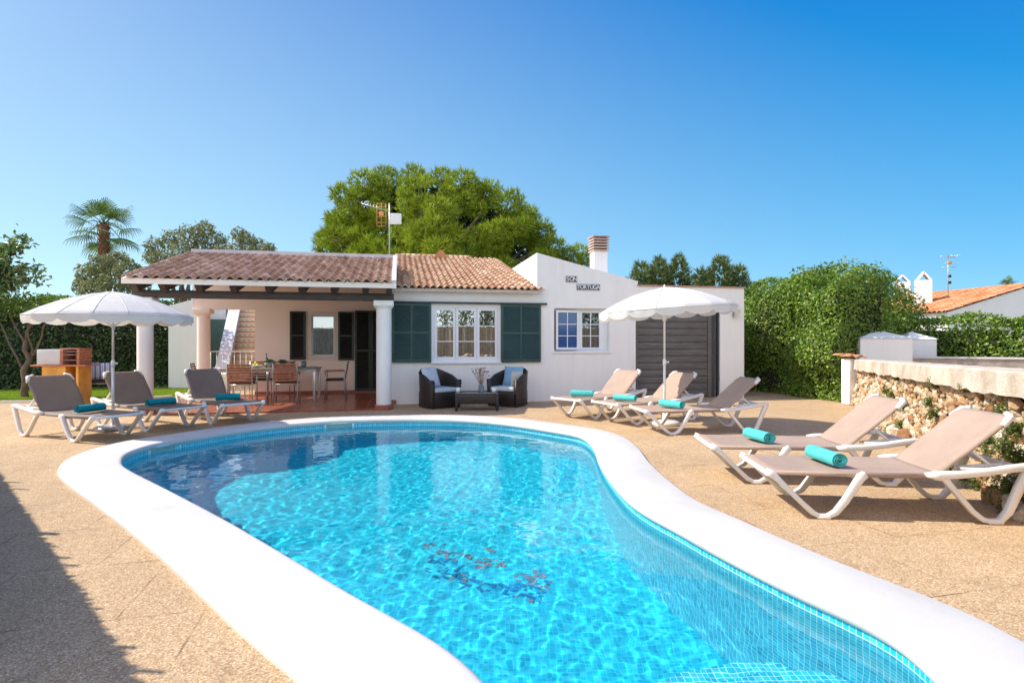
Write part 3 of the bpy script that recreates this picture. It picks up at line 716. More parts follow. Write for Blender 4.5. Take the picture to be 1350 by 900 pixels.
# name plaques with relief letters
def plaque(name, word, px0, px1, py0, py1, lab):
    u0, u1 = HU(px0), HU(px1); z1_, z0_ = HZ((px0+px1)/2, py0), HZ((px0+px1)/2, py1)
    e = empty(name, HW(u0, 0, z0_), TH, lab, 'name sign', 'house name plaques')
    w_, h_ = u1-u0, z1_-z0_
    b_ = MB().rbox(0, w_, -.014, -.002, 0, h_, .004).build('plate', pm('plaque_dark', (.045, .05, .075), .3, .1), e)
    p2 = MB(); n_ = len(word)
    cell_ = (w_-.02)/n_
    frame_rect(p2, .006, w_-.006, .006, h_-.006, -.017, -.014, .006); p2.build('border', pm('plaque_cream', (.80, .80, .78), .3, .05), e)
    for i, ch in enumerate(word):
        cu = bpy.data.curves.new('letter', 'FONT'); cu.body = ch; cu.size = h_*.92; cu.extrude = .002; cu.offset = .0012; cu.align_x = 'CENTER'; cu.align_y = 'CENTER'
        cu.materials.append(bpy.data.materials['plaque_cream']); co_l = bpy.data.objects.new('tmp', cu); me_l = bpy.data.meshes.new_from_object(co_l); bpy.data.objects.remove(co_l); o = bpy.data.objects.new('letter', me_l); COL.objects.link(o); o.parent = e
        o.location = (.01+(i+.5)*cell_, -.0165, h_/2); o.rotation_euler = (R(90), 0, 0); o.scale = (.92, 1, 1)
plaque('name_plaque', 'SON', 745.8, 761, 363.8, 372.3, 'upper small dark framed plaque reading SON on the white gable')
plaque('name_plaque', 'TORTUGA', 760, 791, 374.4, 382.8, 'lower longer dark framed plaque reading TORTUGA on the white gable')

# terrace floor
fl_ = MB(); tt = .46; q = random.Random(2)
uF0, uF1, dF0, dF1 = uL-.35, uA0, dC-.22, d_b
m, nt, out = nmat('glazed_terracotta_floor'); b = principled(nt, out)
mp = nd(nt, 'ShaderNodeMapping'); mp.inputs['Rotation'].default_value = (0, 0, -TH); nt.links.new(world_pos(nt), mp.inputs[0])
br = nd(nt, 'ShaderNodeTexBrick', offset=0, squash=1); nt.links.new(mp.outputs[0], br.inputs['Vector'])
for k, v in (('Scale', 1), ('Mortar Size', .006), ('Brick Width', .31), ('Row Height', .31)): br.inputs[k].default_value = v
br.inputs['Color1'].default_value = (.36, .105, .055, 1); br.inputs['Color2'].default_value = (.30, .085, .045, 1); br.inputs['Mortar'].default_value = (.30, .20, .15, 1)
r_ = ramp(nt, noise(nt, world_pos(nt), 2.5, 4), [(.3, (.85, .85, .85)), (.7, (1.15, 1.1, 1.1))])
nt.links.new(mixc(nt, 1, br.outputs['Color'], r_.outputs[0], 'MULTIPLY'), b.inputs['Base Color']); b.inputs['Roughness'].default_value = .26
tf = MB().box(0, uF1-uF0, 0, dF1-dF0, -.05, .03).build('terrace_floor', m); tf.location = HW(uF0, dF0); tf.rotation_euler = (0, 0, TH); tf['kind'] = 'structure'

# ------------------------------------------------------------------ outside stair and yard wall behind the terrace
yw = empty('yard_wall', (0, 0, 0), 0, 'tall white rendered yard wall standing left of the terrace opening', 'wall')
a, b_ = at(222, 513, 16.3), at(255, 396, 16.0)
xa, ya, xb, yb = (222-675)/750*16.3, 16.3, (300-675)/750*15.9+.0, 15.9
xb = (262-675)/750*16.2; yb = 16.2
d_ = Vector((xb-xa, yb-ya, 0)); ang = math.atan2(d_.y, d_.x); L_ = d_.length
w_ = MB().prism([(0, -.1), (L_, -.1), (L_, CH+(450-393)/750*yb), (0, CH+(450-403)/750*ya)], 0, .25)
w_.build('wall_slab', WHITE, yw); yw.location = (xa, ya, 0); yw.rotation_euler = (0, 0, ang)
st = empty('outside_stair', (-8.0, 16.0, 0), R(20), 'outdoor stair with patterned tile risers and terracotta treads beside a white parapet', 'stairs')
m, nt, out = nmat('patterned_riser_tile'); b = principled(nt, out); P_ = vec(nt)
mp = nd(nt, 'ShaderNodeMapping'); mp.inputs['Scale'].default_value = (1/.15, 0, 1/.165); nt.links.new(P_, mp.inputs[0])
fr = nd(nt, 'ShaderNodeVectorMath', operation='FRACTION'); nt.links.new(mp.outputs[0], fr.inputs[0])
sb = nd(nt, 'ShaderNodeVectorMath', operation='SUBTRACT'); nt.links.new(fr.outputs[0], sb.inputs[0]); sb.inputs[1].default_value = (.5, 0, .5)
ln_ = nd(nt, 'ShaderNodeVectorMath', operation='LENGTH'); nt.links.new(sb.outputs[0], ln_.inputs[0])
r_ = ramp(nt, ln_.outputs['Value'], [(.0, (.85, .45, .06)), (.12, (.92, .86, .70)), (.22, (.45, .50, .55)), (.28, (.92, .74, .30)), (.42, (.93, .88, .72)), (.60, (.88, .56, .18))], 'CONSTANT')
nt.links.new(r_.outputs[0], b.inputs['Base Color']); b.inputs['Roughness'].default_value = .3
RIS = m; sw = 1.5
ri = MB(); tre = MB()
for i in range(15):
    y0 = .27*i; z0 = .17*i
    ri.box(-.0, sw, y0, y0+.27+(.02 if i < 14 else 0), z0, z0+.14)
    tre.rbox(-.0, sw, y0-.025, y0+.28, z0+.14, z0+.17, .008)
ri.build('riser', RIS, st); tre.build('tread', pm('light_terracotta', (.62, .29, .15), .5, .15, 3, 40, .1), st)
pr = MB().prism([(0-.1, 0), (4.05, 0), (4.05, 2.95), (-.1, .45)], -.34, 0-.002, axis='x')
pr.build('parapet', WHITE, st)
MB().box(-1.3, -.43, 3.2, 3.3, 0, 2.1).build('green_door', pm('sage_green_door', (.08, .15, .125), .5, .1), st)
MB().box(-1.5, 2.6, 4.3, 4.5, -.1, 2.9).box(-1.3, -.43, 3.31, 4.3, 2.1, 2.75).build('rear_wall', WHITE, st)
# white railing in front of the stair
p1 = HW(HU(278, d_b+.35), d_b+.35); p2 = HW(uPL+.3, d_b+.35); Lr = (p2-p1).length
rl = empty('white_railing', p1, TH, 'low white metal railing closing the terrace opening before the stair', 'railing')
MB().box(0, Lr, -.02, .02, 1.10, 1.13).build('rail', WPVC, rl); MB().box(0, Lr, -.015, .015, .12, .145).build('rail', WPVC, rl)
for k in range(int(Lr/.14)+1): MB().tube([(k*.14, 0, .02), (k*.14, 0, 1.10)], .009, 6).build('baluster', WPVC, rl)
# ------------------------------------------------------------------ sun loungers
LPLA = pm('lounger_plastic', (.80, .76, .70), .42, .05, 5, 60, .05, spec=.5)
def weave(name, c1, c2, sc_=260, rough=.7, bs=.3):
    m, nt, out = nmat(name); b = principled(nt, out); P_ = vec(nt)
    w1 = nd(nt, 'ShaderNodeTexWave', wave_type='BANDS', bands_direction='X'); w2 = nd(nt, 'ShaderNodeTexWave', wave_type='BANDS', bands_direction='Y')
    for w_ in (w1, w2): w_.inputs['Scale'].default_value = sc_/6.283*2; nt.links.new(P_, w_.inputs['Vector'])
    ad = nd(nt, 'ShaderNodeMath', operation='MULTIPLY'); nt.links.new(w1.outputs['Fac'], ad.inputs[0]); nt.links.new(w2.outputs['Fac'], ad.inputs[1])
    r_ = ramp(nt, noise(nt, P_, 4, 5, .6), [(.3, c1), (.7, c2)])
    c = mixc(nt, 1, r_.outputs[0], ramp(nt, ad.outputs[0], [(0, (.86, .86, .86)), (1, (1.05, 1.05, 1.05))]).outputs[0], 'MULTIPLY')
    nt.links.new(c, b.inputs['Base Color']); b.inputs['Roughness'].default_value = rough
    b1 = bumpn(nt, ad.outputs[0], bs, .002); b2 = nd(nt, 'ShaderNodeBump'); b2.inputs['Strength'].default_value = .35; b2.inputs['Distance'].default_value = .02
    nt.links.new(noise(nt, P_, 7, 3, .5, .8), b2.inputs['Height']); nt.links.new(b1, b2.inputs['Normal']); nt.links.new(b2.outputs[0], b.inputs['Normal']); return m
SLING_SHADED = weave('shaded_mesh_sling', (.22, .165, .13), (.27, .20, .16))  # sling colour with shade put in for the left loungers, plus their mesh look
SLING = weave('tan_sling', (.40, .285, .215), (.47, .34, .26))
def grid_slab(mb, fn, nu, nv, th, mi=0):
    """fn(s,t)->(x,y,z) surface with thickness along its normal"""
    top = [[Vector(fn(i/nu, j/nv)) for j in range(nv+1)] for i in range(nu+1)]
    vs = []; nn = []
    for i in range(nu+1):
        for j in range(nv+1):
            a = top[min(i+1, nu)][j]-top[max(i-1, 0)][j]; b = top[i][min(j+1, nv)]-top[i][max(j-1, 0)]
            n = a.cross(b).normalized(); vs.append(top[i][j]); nn.append(n)
    N = len(vs); vs += [v-n*th for v, n in zip(vs, nn)]; W = nv+1; fs = []
    for i in range(nu):
        for j in range(nv):
            a = i*W+j; fs += [(a, a+W, a+W+1, a+1), (N+a, N+a+1, N+a+W+1, N+a+W)]
    for i in range(nu): fs += [(i*W, N+i*W, N+i*W+W, i*W+W), (i*W+nv, i*W+W+nv, N+i*W+W+nv, N+i*W+nv)]
    for j in range(nv): fs += [(j, j+1, N+j+1, N+j), (nu*W+j, N+nu*W+j, N+nu*W+j+1, nu*W+j+1)]
    mb.add(vs, fs, mi, True)
def make_lounger(deg=40, BL=.70, SLING=SLING):
    root = empty('sun_lounger')
    ang = R(deg); kk = BL/.70; cA, sA = math.cos(ang), math.sin(ang)
    for s in (-1, 1):
        y = s*.335
        lg = MB(); P = [(.015, .352), (.06, .335), (.13, .27), (.25, .15), (.36, .045), (.41, .018), (.47, .018), (.53, .05), (.60, .14), (.68, .27), (.715, .325), (.75, .35)]
        lg.bar([(x, y, z) for x, z in P], [.05]*12, [.055, .058, .042, .038, .040, .036, .036, .046, .052, .056, .06, .05], smooth=True)
        lg.rbox(.39, .49, y-.03, y+.03, 0, .025, .008)
        lg.build('leg', LPLA, root)
        lr = MB(); P = [(1.24, .35), (1.31, .335), (1.39, .235), (1.51, .09), (1.58, .03), (1.63, .018), (1.70, .02), (1.76, .09), (1.84, .28), (1.905, .42), (1.92, .44)]
        lr.bar([(x, y, z) for x, z in P], [.05]*11, [.06, .05, .036, .036, .04, .036, .04, .052, .058, .062, .04], smooth=True)
        P = [(1.19, .352), (1.27, .355), (1.42, .362), (1.60, .385), (1.77, .415), (1.90, .435), (1.93, .43)]
        lr.bar([(x, y, z) for x, z in P], [.06, .07, .06, .055, .055, .055, .05], [.03, .055, .05, .05, .052, .05, .03], smooth=True)
        lr.rbox(1.61, 1.72, y-.03, y+.03, 0, .025, .008)
        lr.build('leg', LPLA, root)
        rl = MB(); rl.tube([(.02, s*.30, .338), (1.30, s*.30, .338)], .020, 8)
        rl.build('side_rail', SLING, root)
        br = MB(); br.tube([(1.29, s*.285, .345), (1.29+.66*kk*cA, s*.275, .345+.66*kk*sA)], .017, 8)
        br.build('back_rail', SLING, root); br = MB()
        br.tube([(1.29+.60*kk*cA, s*.30, .345+.60*kk*sA), (1.29+.695*kk*cA, s*.27, .345+.695*kk*sA), (1.29+.725*kk*cA, s*.20, .345+.725*kk*sA)], [.022, .030, .024], 10)
        br.build('corner_cap', LPLA, root)
        MB().bar([(1.29+.34*cA, s*.24, .345+.34*sA-.02), (1.70, s*.24, .42)], .03, .02).bar([(1.44, s*.24, .40), (1.78, s*.24, .43)], .02, .02).build('strut', LPLA, root)
        MB().rbox(1.45, 1.88, s*.285-.035, s*.285+.035, .398, .412, .005, M=Matrix.Rotation(R(0), 4, 'Y')).build('tooth_rail', LPLA, root)
    for bx in ((.0, .045, .335, .325, .362, .014), (.68, .73, .30, .30, .325, .008), (1.855, 1.915, .33, .385, .425, .012)): MB().rbox(bx[0], bx[1], -bx[2], bx[2], bx[3], bx[4], bx[5]).build('cross_bar', LPLA, root)
    st = MB()
    grid_slab(st, lambda a, b_: (.025+1.30*a, -.318+.636*b_, .368-.018*math.sin(math.pi*b_)*math.sin(math.pi*a)**.5-.030*max(0, abs(2*b_-1)-.9)*10*.8), 14, 20, .014)
    st.build('seat_sling', SLING, root)
    bk = MB()
    def bf(a, b_):
        w_ = .565+.055*min(1, a*2.5); 
        if a > .90: w_ -= (a-.90)/.10*.10
        t = BL*a; sag = .02*math.sin(math.pi*b_)*math.sin(math.pi*a)
        return (1.275+t*cA+sag*sA, -w_/2+w_*b_, .362+t*sA-sag*cA-.03*max(0, abs(2*b_-1)-.9)*8)
    grid_slab(bk, bf, 20, 20, .014); bk.build('back_sling', SLING, root)
    return root
proto = make_lounger(); proto_l = None
LG = 'sun loungers around the pool'
LN = [  # near front foot px, heading, side, label
    ((1085, 683), -6, -1, 'tan sun lounger nearest the stone wall and closest to the viewer', (.60, 0)),
    ((997, 637), -5, -1, 'tan sun lounger by the stone wall, just behind the nearest one', (.56, -.05)),
    ((886.7, 573), 7, -1, 'tan sun lounger just in front of the right parasol pole', (.54, -.06)),
    ((840, 560), 28, -1, 'tan sun lounger in front of the wooden garage door, partly behind the parasol pole', (.46, 0)),
    ((785, 552), 41, -1, 'tan sun lounger closest to the white house wall below the blue curtained window', (.46, 0)),
    ((97.8, 583), 156, 1, 'sun lounger with shade-tinted sling at the left edge in front of the barbecue', (.66, 0)),
    ((193, 569), 153, 1, 'sun lounger with shade-tinted sling beside the left parasol pole in the middle of three', (.62, 0)),
    ((279, 559.7), 140, 1, 'sun lounger with shade-tinted sling nearest the dining terrace', (.60, 0))]
TEAL = pm('turquoise_towel', (.10, .52, .50), .95, .10, 8, 220, .8, .006, spec=.1)
TEAL_SHADED = pm('turquoise_towel_shaded', (.015, .27, .32), .95, .10, 8, 220, .8, .006, spec=.1)  # turquoise towel with the darker tone of its shaded side put into the colour
def make_towel(mat):
    mb = MB(); turns = 3.6; n = 90; Lh = .20; pts = []
    for i in range(n+1):
        a = turns*2*math.pi*i/n; r = .008+.054*(i/n)
        pts.append((r*math.cos(a), r*math.sin(a), a, r))
    th = .0105; vs = []
    for x, y, a, r in pts:
        for rr, yy in ((r-th/2, -Lh+.006), (r+th/2, -Lh), (r+th/2, Lh), (r-th/2, Lh-.006)):
            vs.append((rr*math.cos(a), yy+.006*math.sin(a*1.7+r*60), .063+rr*math.sin(a)*.93))
    fs = []
    for i in range(n):
        a = i*4; b = a+4
        fs += [(a, a+1, b+1, b), (a+1, a+2, b+2, b+1), (a+2, a+3, b+3, b+2), (a+3, a, b, b+3)]
    fs += [(0, 3, 2, 1), (n*4, n*4+1, n*4+2, n*4+3)]
    mb.add(vs, fs, 0, False)
    o = mb.build('rolled_towel', mat); return o
tw1 = make_towel(TEAL)
for i, (px, ang, s, lab, tp) in enumerate(LN):
    o = proto if i == 0 else (copy_tree(proto) if i < 5 else (make_lounger(52, .64, SLING_SHADED) if i == 5 else copy_tree(proto_l)))
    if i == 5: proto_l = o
    a = R(ang); g = G(*px); M_ = RotZ(a); off = M_ @ Vector((.44, s*.335, 0))
    o.location = (g.x-off.x, g.y-off.y, 0); o.rotation_euler = (0, 0, a); tag(o, lab, 'sun lounger', LG)
    t = tw1 if i == 0 else tw1.copy()
    if i: COL.objects.link(t)
    if i == 5: teal2me = tw1.data.copy(); teal2me.materials[0] = TEAL_SHADED
    if i >= 5: t.data = teal2me
    q = M_ @ Vector((tp[0], tp[1], 0)); t.location = (o.location[0]+q.x, o.location[1]+q.y, .358); t.scale = [(1, 1, 1), (1.04, .93, .96), (.95, 1.05, 1), (1.08, .95, .9), (.93, 1, 1.04), (1, .96, 1), (1.06, 1.04, .94), (.95, .92, 1.03)][i]; t.rotation_euler = (0, 0, a+R([8, 14, 25, 30, 35, 10, -5, -12][i])+(math.pi if s == 1 else 0))
    tag(t, ('turquoise' if i < 5 else 'shade-tinted turquoise')+' rolled towel on the '+['tan sun lounger closest to the viewer', 'second tan lounger along the stone wall', 'tan lounger in front of the right parasol pole', 'tan lounger in front of the garage door', 'tan lounger closest to the house wall', 'leftmost lounger with shade-tinted sling', 'shade-tinted lounger beside the left parasol pole', 'shade-tinted lounger nearest the dining terrace'][i], 'towel', 'rolled towels on the loungers')

# ------------------------------------------------------------------ parasols
CANV = weave('offwhite_canvas', (.80, .79, .77), (.86, .85, .83), 400, .9, .15)
nt = CANV.node_tree; o_ = [n for n in nt.nodes if n.type == 'OUTPUT_MATERIAL'][0]; pb = [n for n in nt.nodes if n.type == 'BSDF_PRINCIPLED'][0]
tr_ = nd(nt, 'ShaderNodeBsdfTranslucent'); tr_.inputs[0].default_value = (.85, .80, .74, 1); ms = nd(nt, 'ShaderNodeMixShader'); ms.inputs[0].default_value = .30
nt.links.new(pb.outputs[0], ms.inputs[1]); nt.links.new(tr_.outputs[0], ms.inputs[2]); nt.links.new(ms.outputs[0], o_.inputs[0])
SEAM = pm('canopy_seam', (.60, .58, .55), .9, .05)
PWHITE = pm('parasol_pole_white', (.80, .79, .77), .35, .03, 5, 50, 0)
def make_parasol(loc, top, rim, Rr, tilt, mat_pole, mat_base, lab, seed, dome):
    root = empty('parasol', loc, 0, lab, 'parasol', 'white scalloped parasols')
    NPn = 16; q = random.Random(seed); K = 6; nr = 10
    c = MB(); vs = []; ring = NPn*K
    M_ = Matrix.Rotation(R(tilt), 4, 'Y')
    def P(r, k, z):
        a = 2*math.pi*k/ring; return M_ @ Vector((r*math.cos(a), r*math.sin(a), z))
    for i in range(nr+1):
        f = i/nr
        for k in range(ring):
            m_ = (k % K)/K; sc_ = math.sin(math.pi*m_)
            r = max(.012, Rr*f*(1-.018*sc_)); z = -(top-rim)*(f**1.75)
            vs.append(P(r, k, z))
    wob = [q.uniform(-1, 1) for _ in range(ring)]
    for j in range(1, 4):
        for k in range(ring):
            m_ = (k % K)/K; sc_ = math.sin(math.pi*m_)
            L_ = .065+.055*sc_**.5
            r = Rr*(1-.018*sc_)+(.008*wob[k]*j/3)+.010*math.sin(k*2.1+seed)*j/3-.004*j
            vs.append(P(r, k, -(top-rim)-L_*j/3))
    rows = nr+1+3
    fs = [(i*ring+k, i*ring+(k+1) % ring, (i+1)*ring+(k+1) % ring, (i+1)*ring+k) for i in range(rows-1) for k in range(ring)]
    fs.append(tuple(range(ring)))
    c.add(vs, fs, 0, True)
    for k in range(NPn):
        a = 2*math.pi*k/NPn; c.tube([M_ @ Vector((Rr*f*math.cos(a), Rr*f*math.sin(a), -(top-rim)*(f**1.75)+.002)) for f in (.05, .2, .4, .6, .8, .9, 1.0)], .0055, 5, 1)
    ring_p = [P(Rr*(1-.018*math.sin(math.pi*(k % K)/K)), k, -(top-rim)) for k in range(ring)]; c.tube(ring_p+[ring_p[0]], .005, 5, 1)
    co__ = c.build('canopy', [CANV, SEAM], root); co__.location = (0, 0, top)
    vent = MB(); vs = [(M_ @ Vector((r*math.cos(2*math.pi*k/32), r*math.sin(2*math.pi*k/32), z+.012))) for r, z in ((.01, .0), (.10, -.006), (.19, -.028)) for k in range(32)]
    vent.add(vs, [(i*32+k, i*32+(k+1) % 32, (i+1)*32+(k+1) % 32, (i+1)*32+k) for i in range(2) for k in range(32)], 0, True); vent.build('crown_cap', CANV, co__)
    for k in range(0, NPn, 2):
        a = 2*math.pi*k/NPn; rb = MB()
        rb.tube([M_ @ Vector((Rr*f*math.cos(a), Rr*f*math.sin(a), -(top-rim)*(f**1.75)-.012)) for f in (.03, .25, .5, .75, .98)], .0045, 5)
        rb.tube([M_ @ Vector((.5*Rr*math.cos(a), .5*Rr*math.sin(a), -(top-rim)*(.5**1.75)-.014)), (.02*math.cos(a), .02*math.sin(a), -.52)], .0035, 5)
        r_ = rb.build('rib', mat_pole, root); r_.location = (0, 0, top)
    MB().tube([(0, 0, .06), (0, 0, 1.05)], .021, 14).tube([(0, 0, 1.05), (0, 0, top-.01)], .0165, 14).lathe([(.032, top-.545), (.034, top-.50), (.028, top-.49)], 14).build('pole', mat_pole, root)
    MB().lathe([(.027, .98), (.029, 1.0), (.029, 1.06), (.022, 1.08)], 14).tube([(.02, 0, 1.03), (.075, -.01, 1.03)], [.010, .018], 10).build('clamp_knob', mat_pole, root)
    MB().lathe([(.014, top), (.018, top+.02), (.012, top+.045), (.004, top+.06)], 12).build('finial', mat_pole, root)
    MB().lathe([(.24, 0), (.255, .015), (.25, .045), (.20, .068), (.06, .082), (.034, .09), (.032, .26), (.026, .265)], 36).build('base', mat_base, root)
    return root
p = G(876, 559.5); make_parasol((p.x, p.y, 0), 2.25, 1.88, 1.11, -3.5, PWHITE, pm('cream_base', (.78, .72, .62), .4, .05), 'white parasol on a cream round base among the right hand loungers', 3, 0)
p = G(149, 566); make_parasol((p.x, p.y, 0), 2.13, 1.75, 1.10, 0, pm('pole_silver', (.66, .67, .68), .3, .05, metallic=.4), pm('grey_base', (.40, .40, .41), .35, .1, metallic=.3), 'white parasol with a silver pole and grey base among the left hand loungers', 8, 0)

# ------------------------------------------------------------------ rattan lounge set
m, nt, out = nmat('dark_rattan'); b = principled(nt, out); P_ = vec(nt)
br = nd(nt, 'ShaderNodeTexBrick', offset=.5, squash=1)
mp = nd(nt, 'ShaderNodeMapping'); mp.inputs['Rotation'].default_value = (R(90), 0, R(37)); nt.links.new(P_, mp.inputs[0]); nt.links.new(mp.outputs[0], br.inputs['Vector'])
for k, v in (('Scale', 1), ('Mortar Size', .0022), ('Mortar Smooth', .6), ('Brick Width', .022), ('Row Height', .010)): br.inputs[k].default_value = v
br.inputs['Color1'].default_value = (.050, .036, .030, 1); br.inputs['Color2'].default_value = (.030, .022, .019, 1); br.inputs['Mortar'].default_value = (.006, .005, .004, 1)
nt.links.new(br.outputs['Color'], b.inputs['Base Color']); b.inputs['Roughness'].default_value = .45
nt.links.new(bumpn(nt, br.outputs['Fac'], -.6, .003), b.inputs['Normal']); RATT = m
CUSH = weave('pale_grey_cushion', (.52, .58, .62), (.60, .66, .70), 300, .9, .2)
BLUEP = weave('light_blue_pillow', (.20, .38, .55), (.26, .45, .62), 300, .9, .2)
GREYP = weave('grey_white_pillow', (.55, .60, .66), (.62, .67, .72), 300, .9, .2)
def pillow(mb, w, h, t, M_, mi=0, n=10):
    vs = []
    for s in (1, -1):
        for i in range(n+1):
            for j in range(n+1):
                a, b_ = 2*i/n-1, 2*j/n-1; e = max(0, (1-abs(a)**2.6))*max(0, (1-abs(b_)**2.6)); pin_ = 1-.06*(1-abs(b_)**2) if True else 1
                vs.append(M_ @ Vector((a*w/2*(1-.05*(1-b_*b_)), s*t/2*e**.45, b_*h/2*(1-.05*(1-a*a)))))
    W = n+1; N = W*W; fs = []
    for i in range(n):
        for j in range(n):
            a = i*W+j; fs += [(a, a+1, a+W+1, a+W), (N+a, N+a+W, N+a+W+1, N+a+1)]
    mb.add(vs, fs, mi, True)
def make_armchair():
    root = empty('rattan_armchair'); path = []
    for x, y in [(-.355, -.33), (-.36, -.20), (-.36, -.05), (-.345, .10), (-.30, .22), (-.21, .305), (-.10, .34), (0, .35), (.10, .34), (.21, .305), (.30, .22), (.345, .10), (.36, -.05), (.36, -.20), (.355, -.33)]: path.append(Vector((x, y, 0)))
    n = len(path); mb = MB(); vs = []; secs = 0
    for i, p_ in enumerate(path):
        t = (path[min(i+1, n-1)]-path[max(i-1, 0)]).normalized(); nn = Vector((t.y, -t.x, 0))*-1
        f = abs(i-(n-1)/2)/((n-1)/2); h = .80-.225*(max(0, (f-.25)/.75))**.9 if f > .25 else .80
        if f > .8: h = .575+.0*(1-f)
        prof = []
        for (o_, z) in ((-.030, .0), (-.010, .02), (.0, .18), (.008, .40), (.020, h-.05), (.024, h-.015), (.012, h), (-.03, h+.004), (-.055, h-.01), (-.062, h-.04), (-.060, .3), (-.060, .02)):
            prof.append(p_+nn*o_+Vector((0, 0, z)))
        vs += prof; secs = len(prof)
    fs = [(i*secs+j, i*secs+(j+1) % secs, (i+1)*secs+(j+1) % secs, (i+1)*secs+j) for i in range(n-1) for j in range(secs)]
    fs += [tuple(range(secs)), tuple((n-1)*secs+j for j in range(secs-1, -1, -1))]
    mb.add(vs, fs, 0, True); mb.build('shell', RATT, root)
    MB().rbox(-.30, .30, -.325, .26, .01, .325, .012).build('seat_base', RATT, root)
    MB().rbox(-.285, .285, -.34, .24, .327, .415, .03, seg=4).build('seat_cushion', CUSH, root)
    return root
ac = make_armchair()
pcx, pcy = -1.56, 11.93
ac.location = (pcx, pcy, 0); ac.rotation_euler = (0, 0, R(42)); tag(ac, 'dark rattan tub armchair left of the low table, facing right', 'armchair', 'rattan armchairs by the house wall')
ac2 = copy_tree(ac); ac2.location = (-.05, 12.22, 0); ac2.rotation_euler = (0, 0, R(-30)); tag(ac2, 'dark rattan tub armchair right of the low table, facing left', 'armchair', 'rattan armchairs by the house wall')
def put_pillow(name, chair, lx, ly, lz, w, h, t, rx, rz, mat, lab):
    mb = MB(); pillow(mb, w, h, t, Matrix.Identity(4)); o = mb.build(name, mat)
    M_ = RotZ(chair.rotation_euler.z); q = M_ @ Vector((lx, ly, 0)); o.location = (chair.location[0]+q.x, chair.location[1]+q.y, lz)
    o.rotation_euler = (R(rx), 0, chair.rotation_euler.z+R(rz)); tag(o, lab, 'pillow'); return o
put_pillow('scatter_pillow', ac, -.10, .10, .62, .46, .42, .13, -20, 12, GREYP, 'pale grey square pillow leaning back in the left rattan armchair')
put_pillow('scatter_pillow', ac2, -.0, .14, .62, .47, .43, .13, -16, 0, BLUEP, 'light blue square pillow upright in the right rattan armchair')
put_pillow('scatter_pillow', ac2, .245, -.12, .56, .36, .36, .09, 6, 78, pm('knitted_cream', (.55, .54, .46), .95, .15, 20, 200, .6), 'cream knitted pillow wedged against the arm of the right rattan armchair')
ct = empty('coffee_table', (-.705, 11.45, 0), R(3), 'low dark rattan coffee table with a glass top between the armchairs', 'coffee table')
MB().rbox(-.42, .42, -.25, .25, .345, .362, .004).build('table_top', glass_mat('smoked_table_glass', (.012, .014, .018), .25), ct)
ap = MB(); ap.rbox(-.41, .41, -.25, -.225, .14, .345, .006).rbox(-.41, .41, .225, .25, .14, .345, .006).rbox(-.425, -.40, -.23, .23, .14, .345, .006).rbox(.40, .425, -.23, .23, .14, .345, .006); ap.build('apron', RATT, ct)
for sx in (-1, 1):
    for sy in (-1, 1): MB().rbox(sx*.40-.027, sx*.40+.027, sy*.235-.027, sy*.235+.027, 0, .344, .006).build('leg', RATT, ct)
MUG = pm('mug_glaze', (.74, .76, .72), .25, .04)
def cup(x, y, z, lab, mat=MUG, hl=1):
    mb = MB(); mb.lathe([(.034, 0), (.042, .01), (.045, .09), (.041, .09), (.038, .012), (.0005, .010)], 20, cap=False); o = mb.build('mug', mat)
    MB().tube([(.043, 0, .075), (.072, 0, .068), (.078, 0, .045), (.068, 0, .022), (.042, 0, .018)], .006, 8).build('handle', mat, o)
    o.location = (x, y, z); o.rotation_euler = (0, 0, R(-20 if hl == 1 else -10)); tag(o, lab, 'mug', 'mugs on the low table')
cup(-1.07, 11.33, .363, 'pale mug at the left end of the low rattan table'); cup(-.36, 11.34, .363, 'pale mug at the right end of the low rattan table')
vz = empty('dried_flower_vase', (-.62, 11.42, .363), 0, 'glass bottle vase of dried brown flowers on the low table', 'vase')
gm, nt, out = nmat('tinted_vase_glass'); b = principled(nt, out); b.inputs['Base Color'].default_value = (.30, .45, .52, 1); b.inputs['Roughness'].default_value = .05; b.inputs['Transmission Weight'].default_value = .7
MB().lathe([(.048, 0), (.055, .01), (.055, .10), (.045, .13), (.022, .155), (.020, .185), (.026, .19)], 24).build('bottle', gm, vz)
fl_ = MB(); q = random.Random(5)
for k in range(46):
    a = q.random()*6.283; r = q.uniform(.02, .20); h = .22+.21*math.sqrt(q.random()); tip = Vector((r*math.cos(a), r*math.sin(a), h+.04))
    fl_.tube([(0, 0, .05), (tip.x*.25, tip.y*.25, .19), tip], .0018, 4)
    for _ in range(7):
        d_ = Vector((q.gauss(0, 1), q.gauss(0, 1), q.gauss(.4, 1))).normalized()*q.uniform(.02, .035); s_ = d_.cross(Vector((q.random(), q.random(), 1))).normalized()*.008
        fl_.add([tip, tip+d_*.5+s_, tip+d_, tip+d_*.5-s_], [(0, 1, 2, 3)])
fl_.build('dried_flowers', pm('dried_flower', (.34, .20, .11), .9, .3, 30, 60, .1, island=.4), vz)

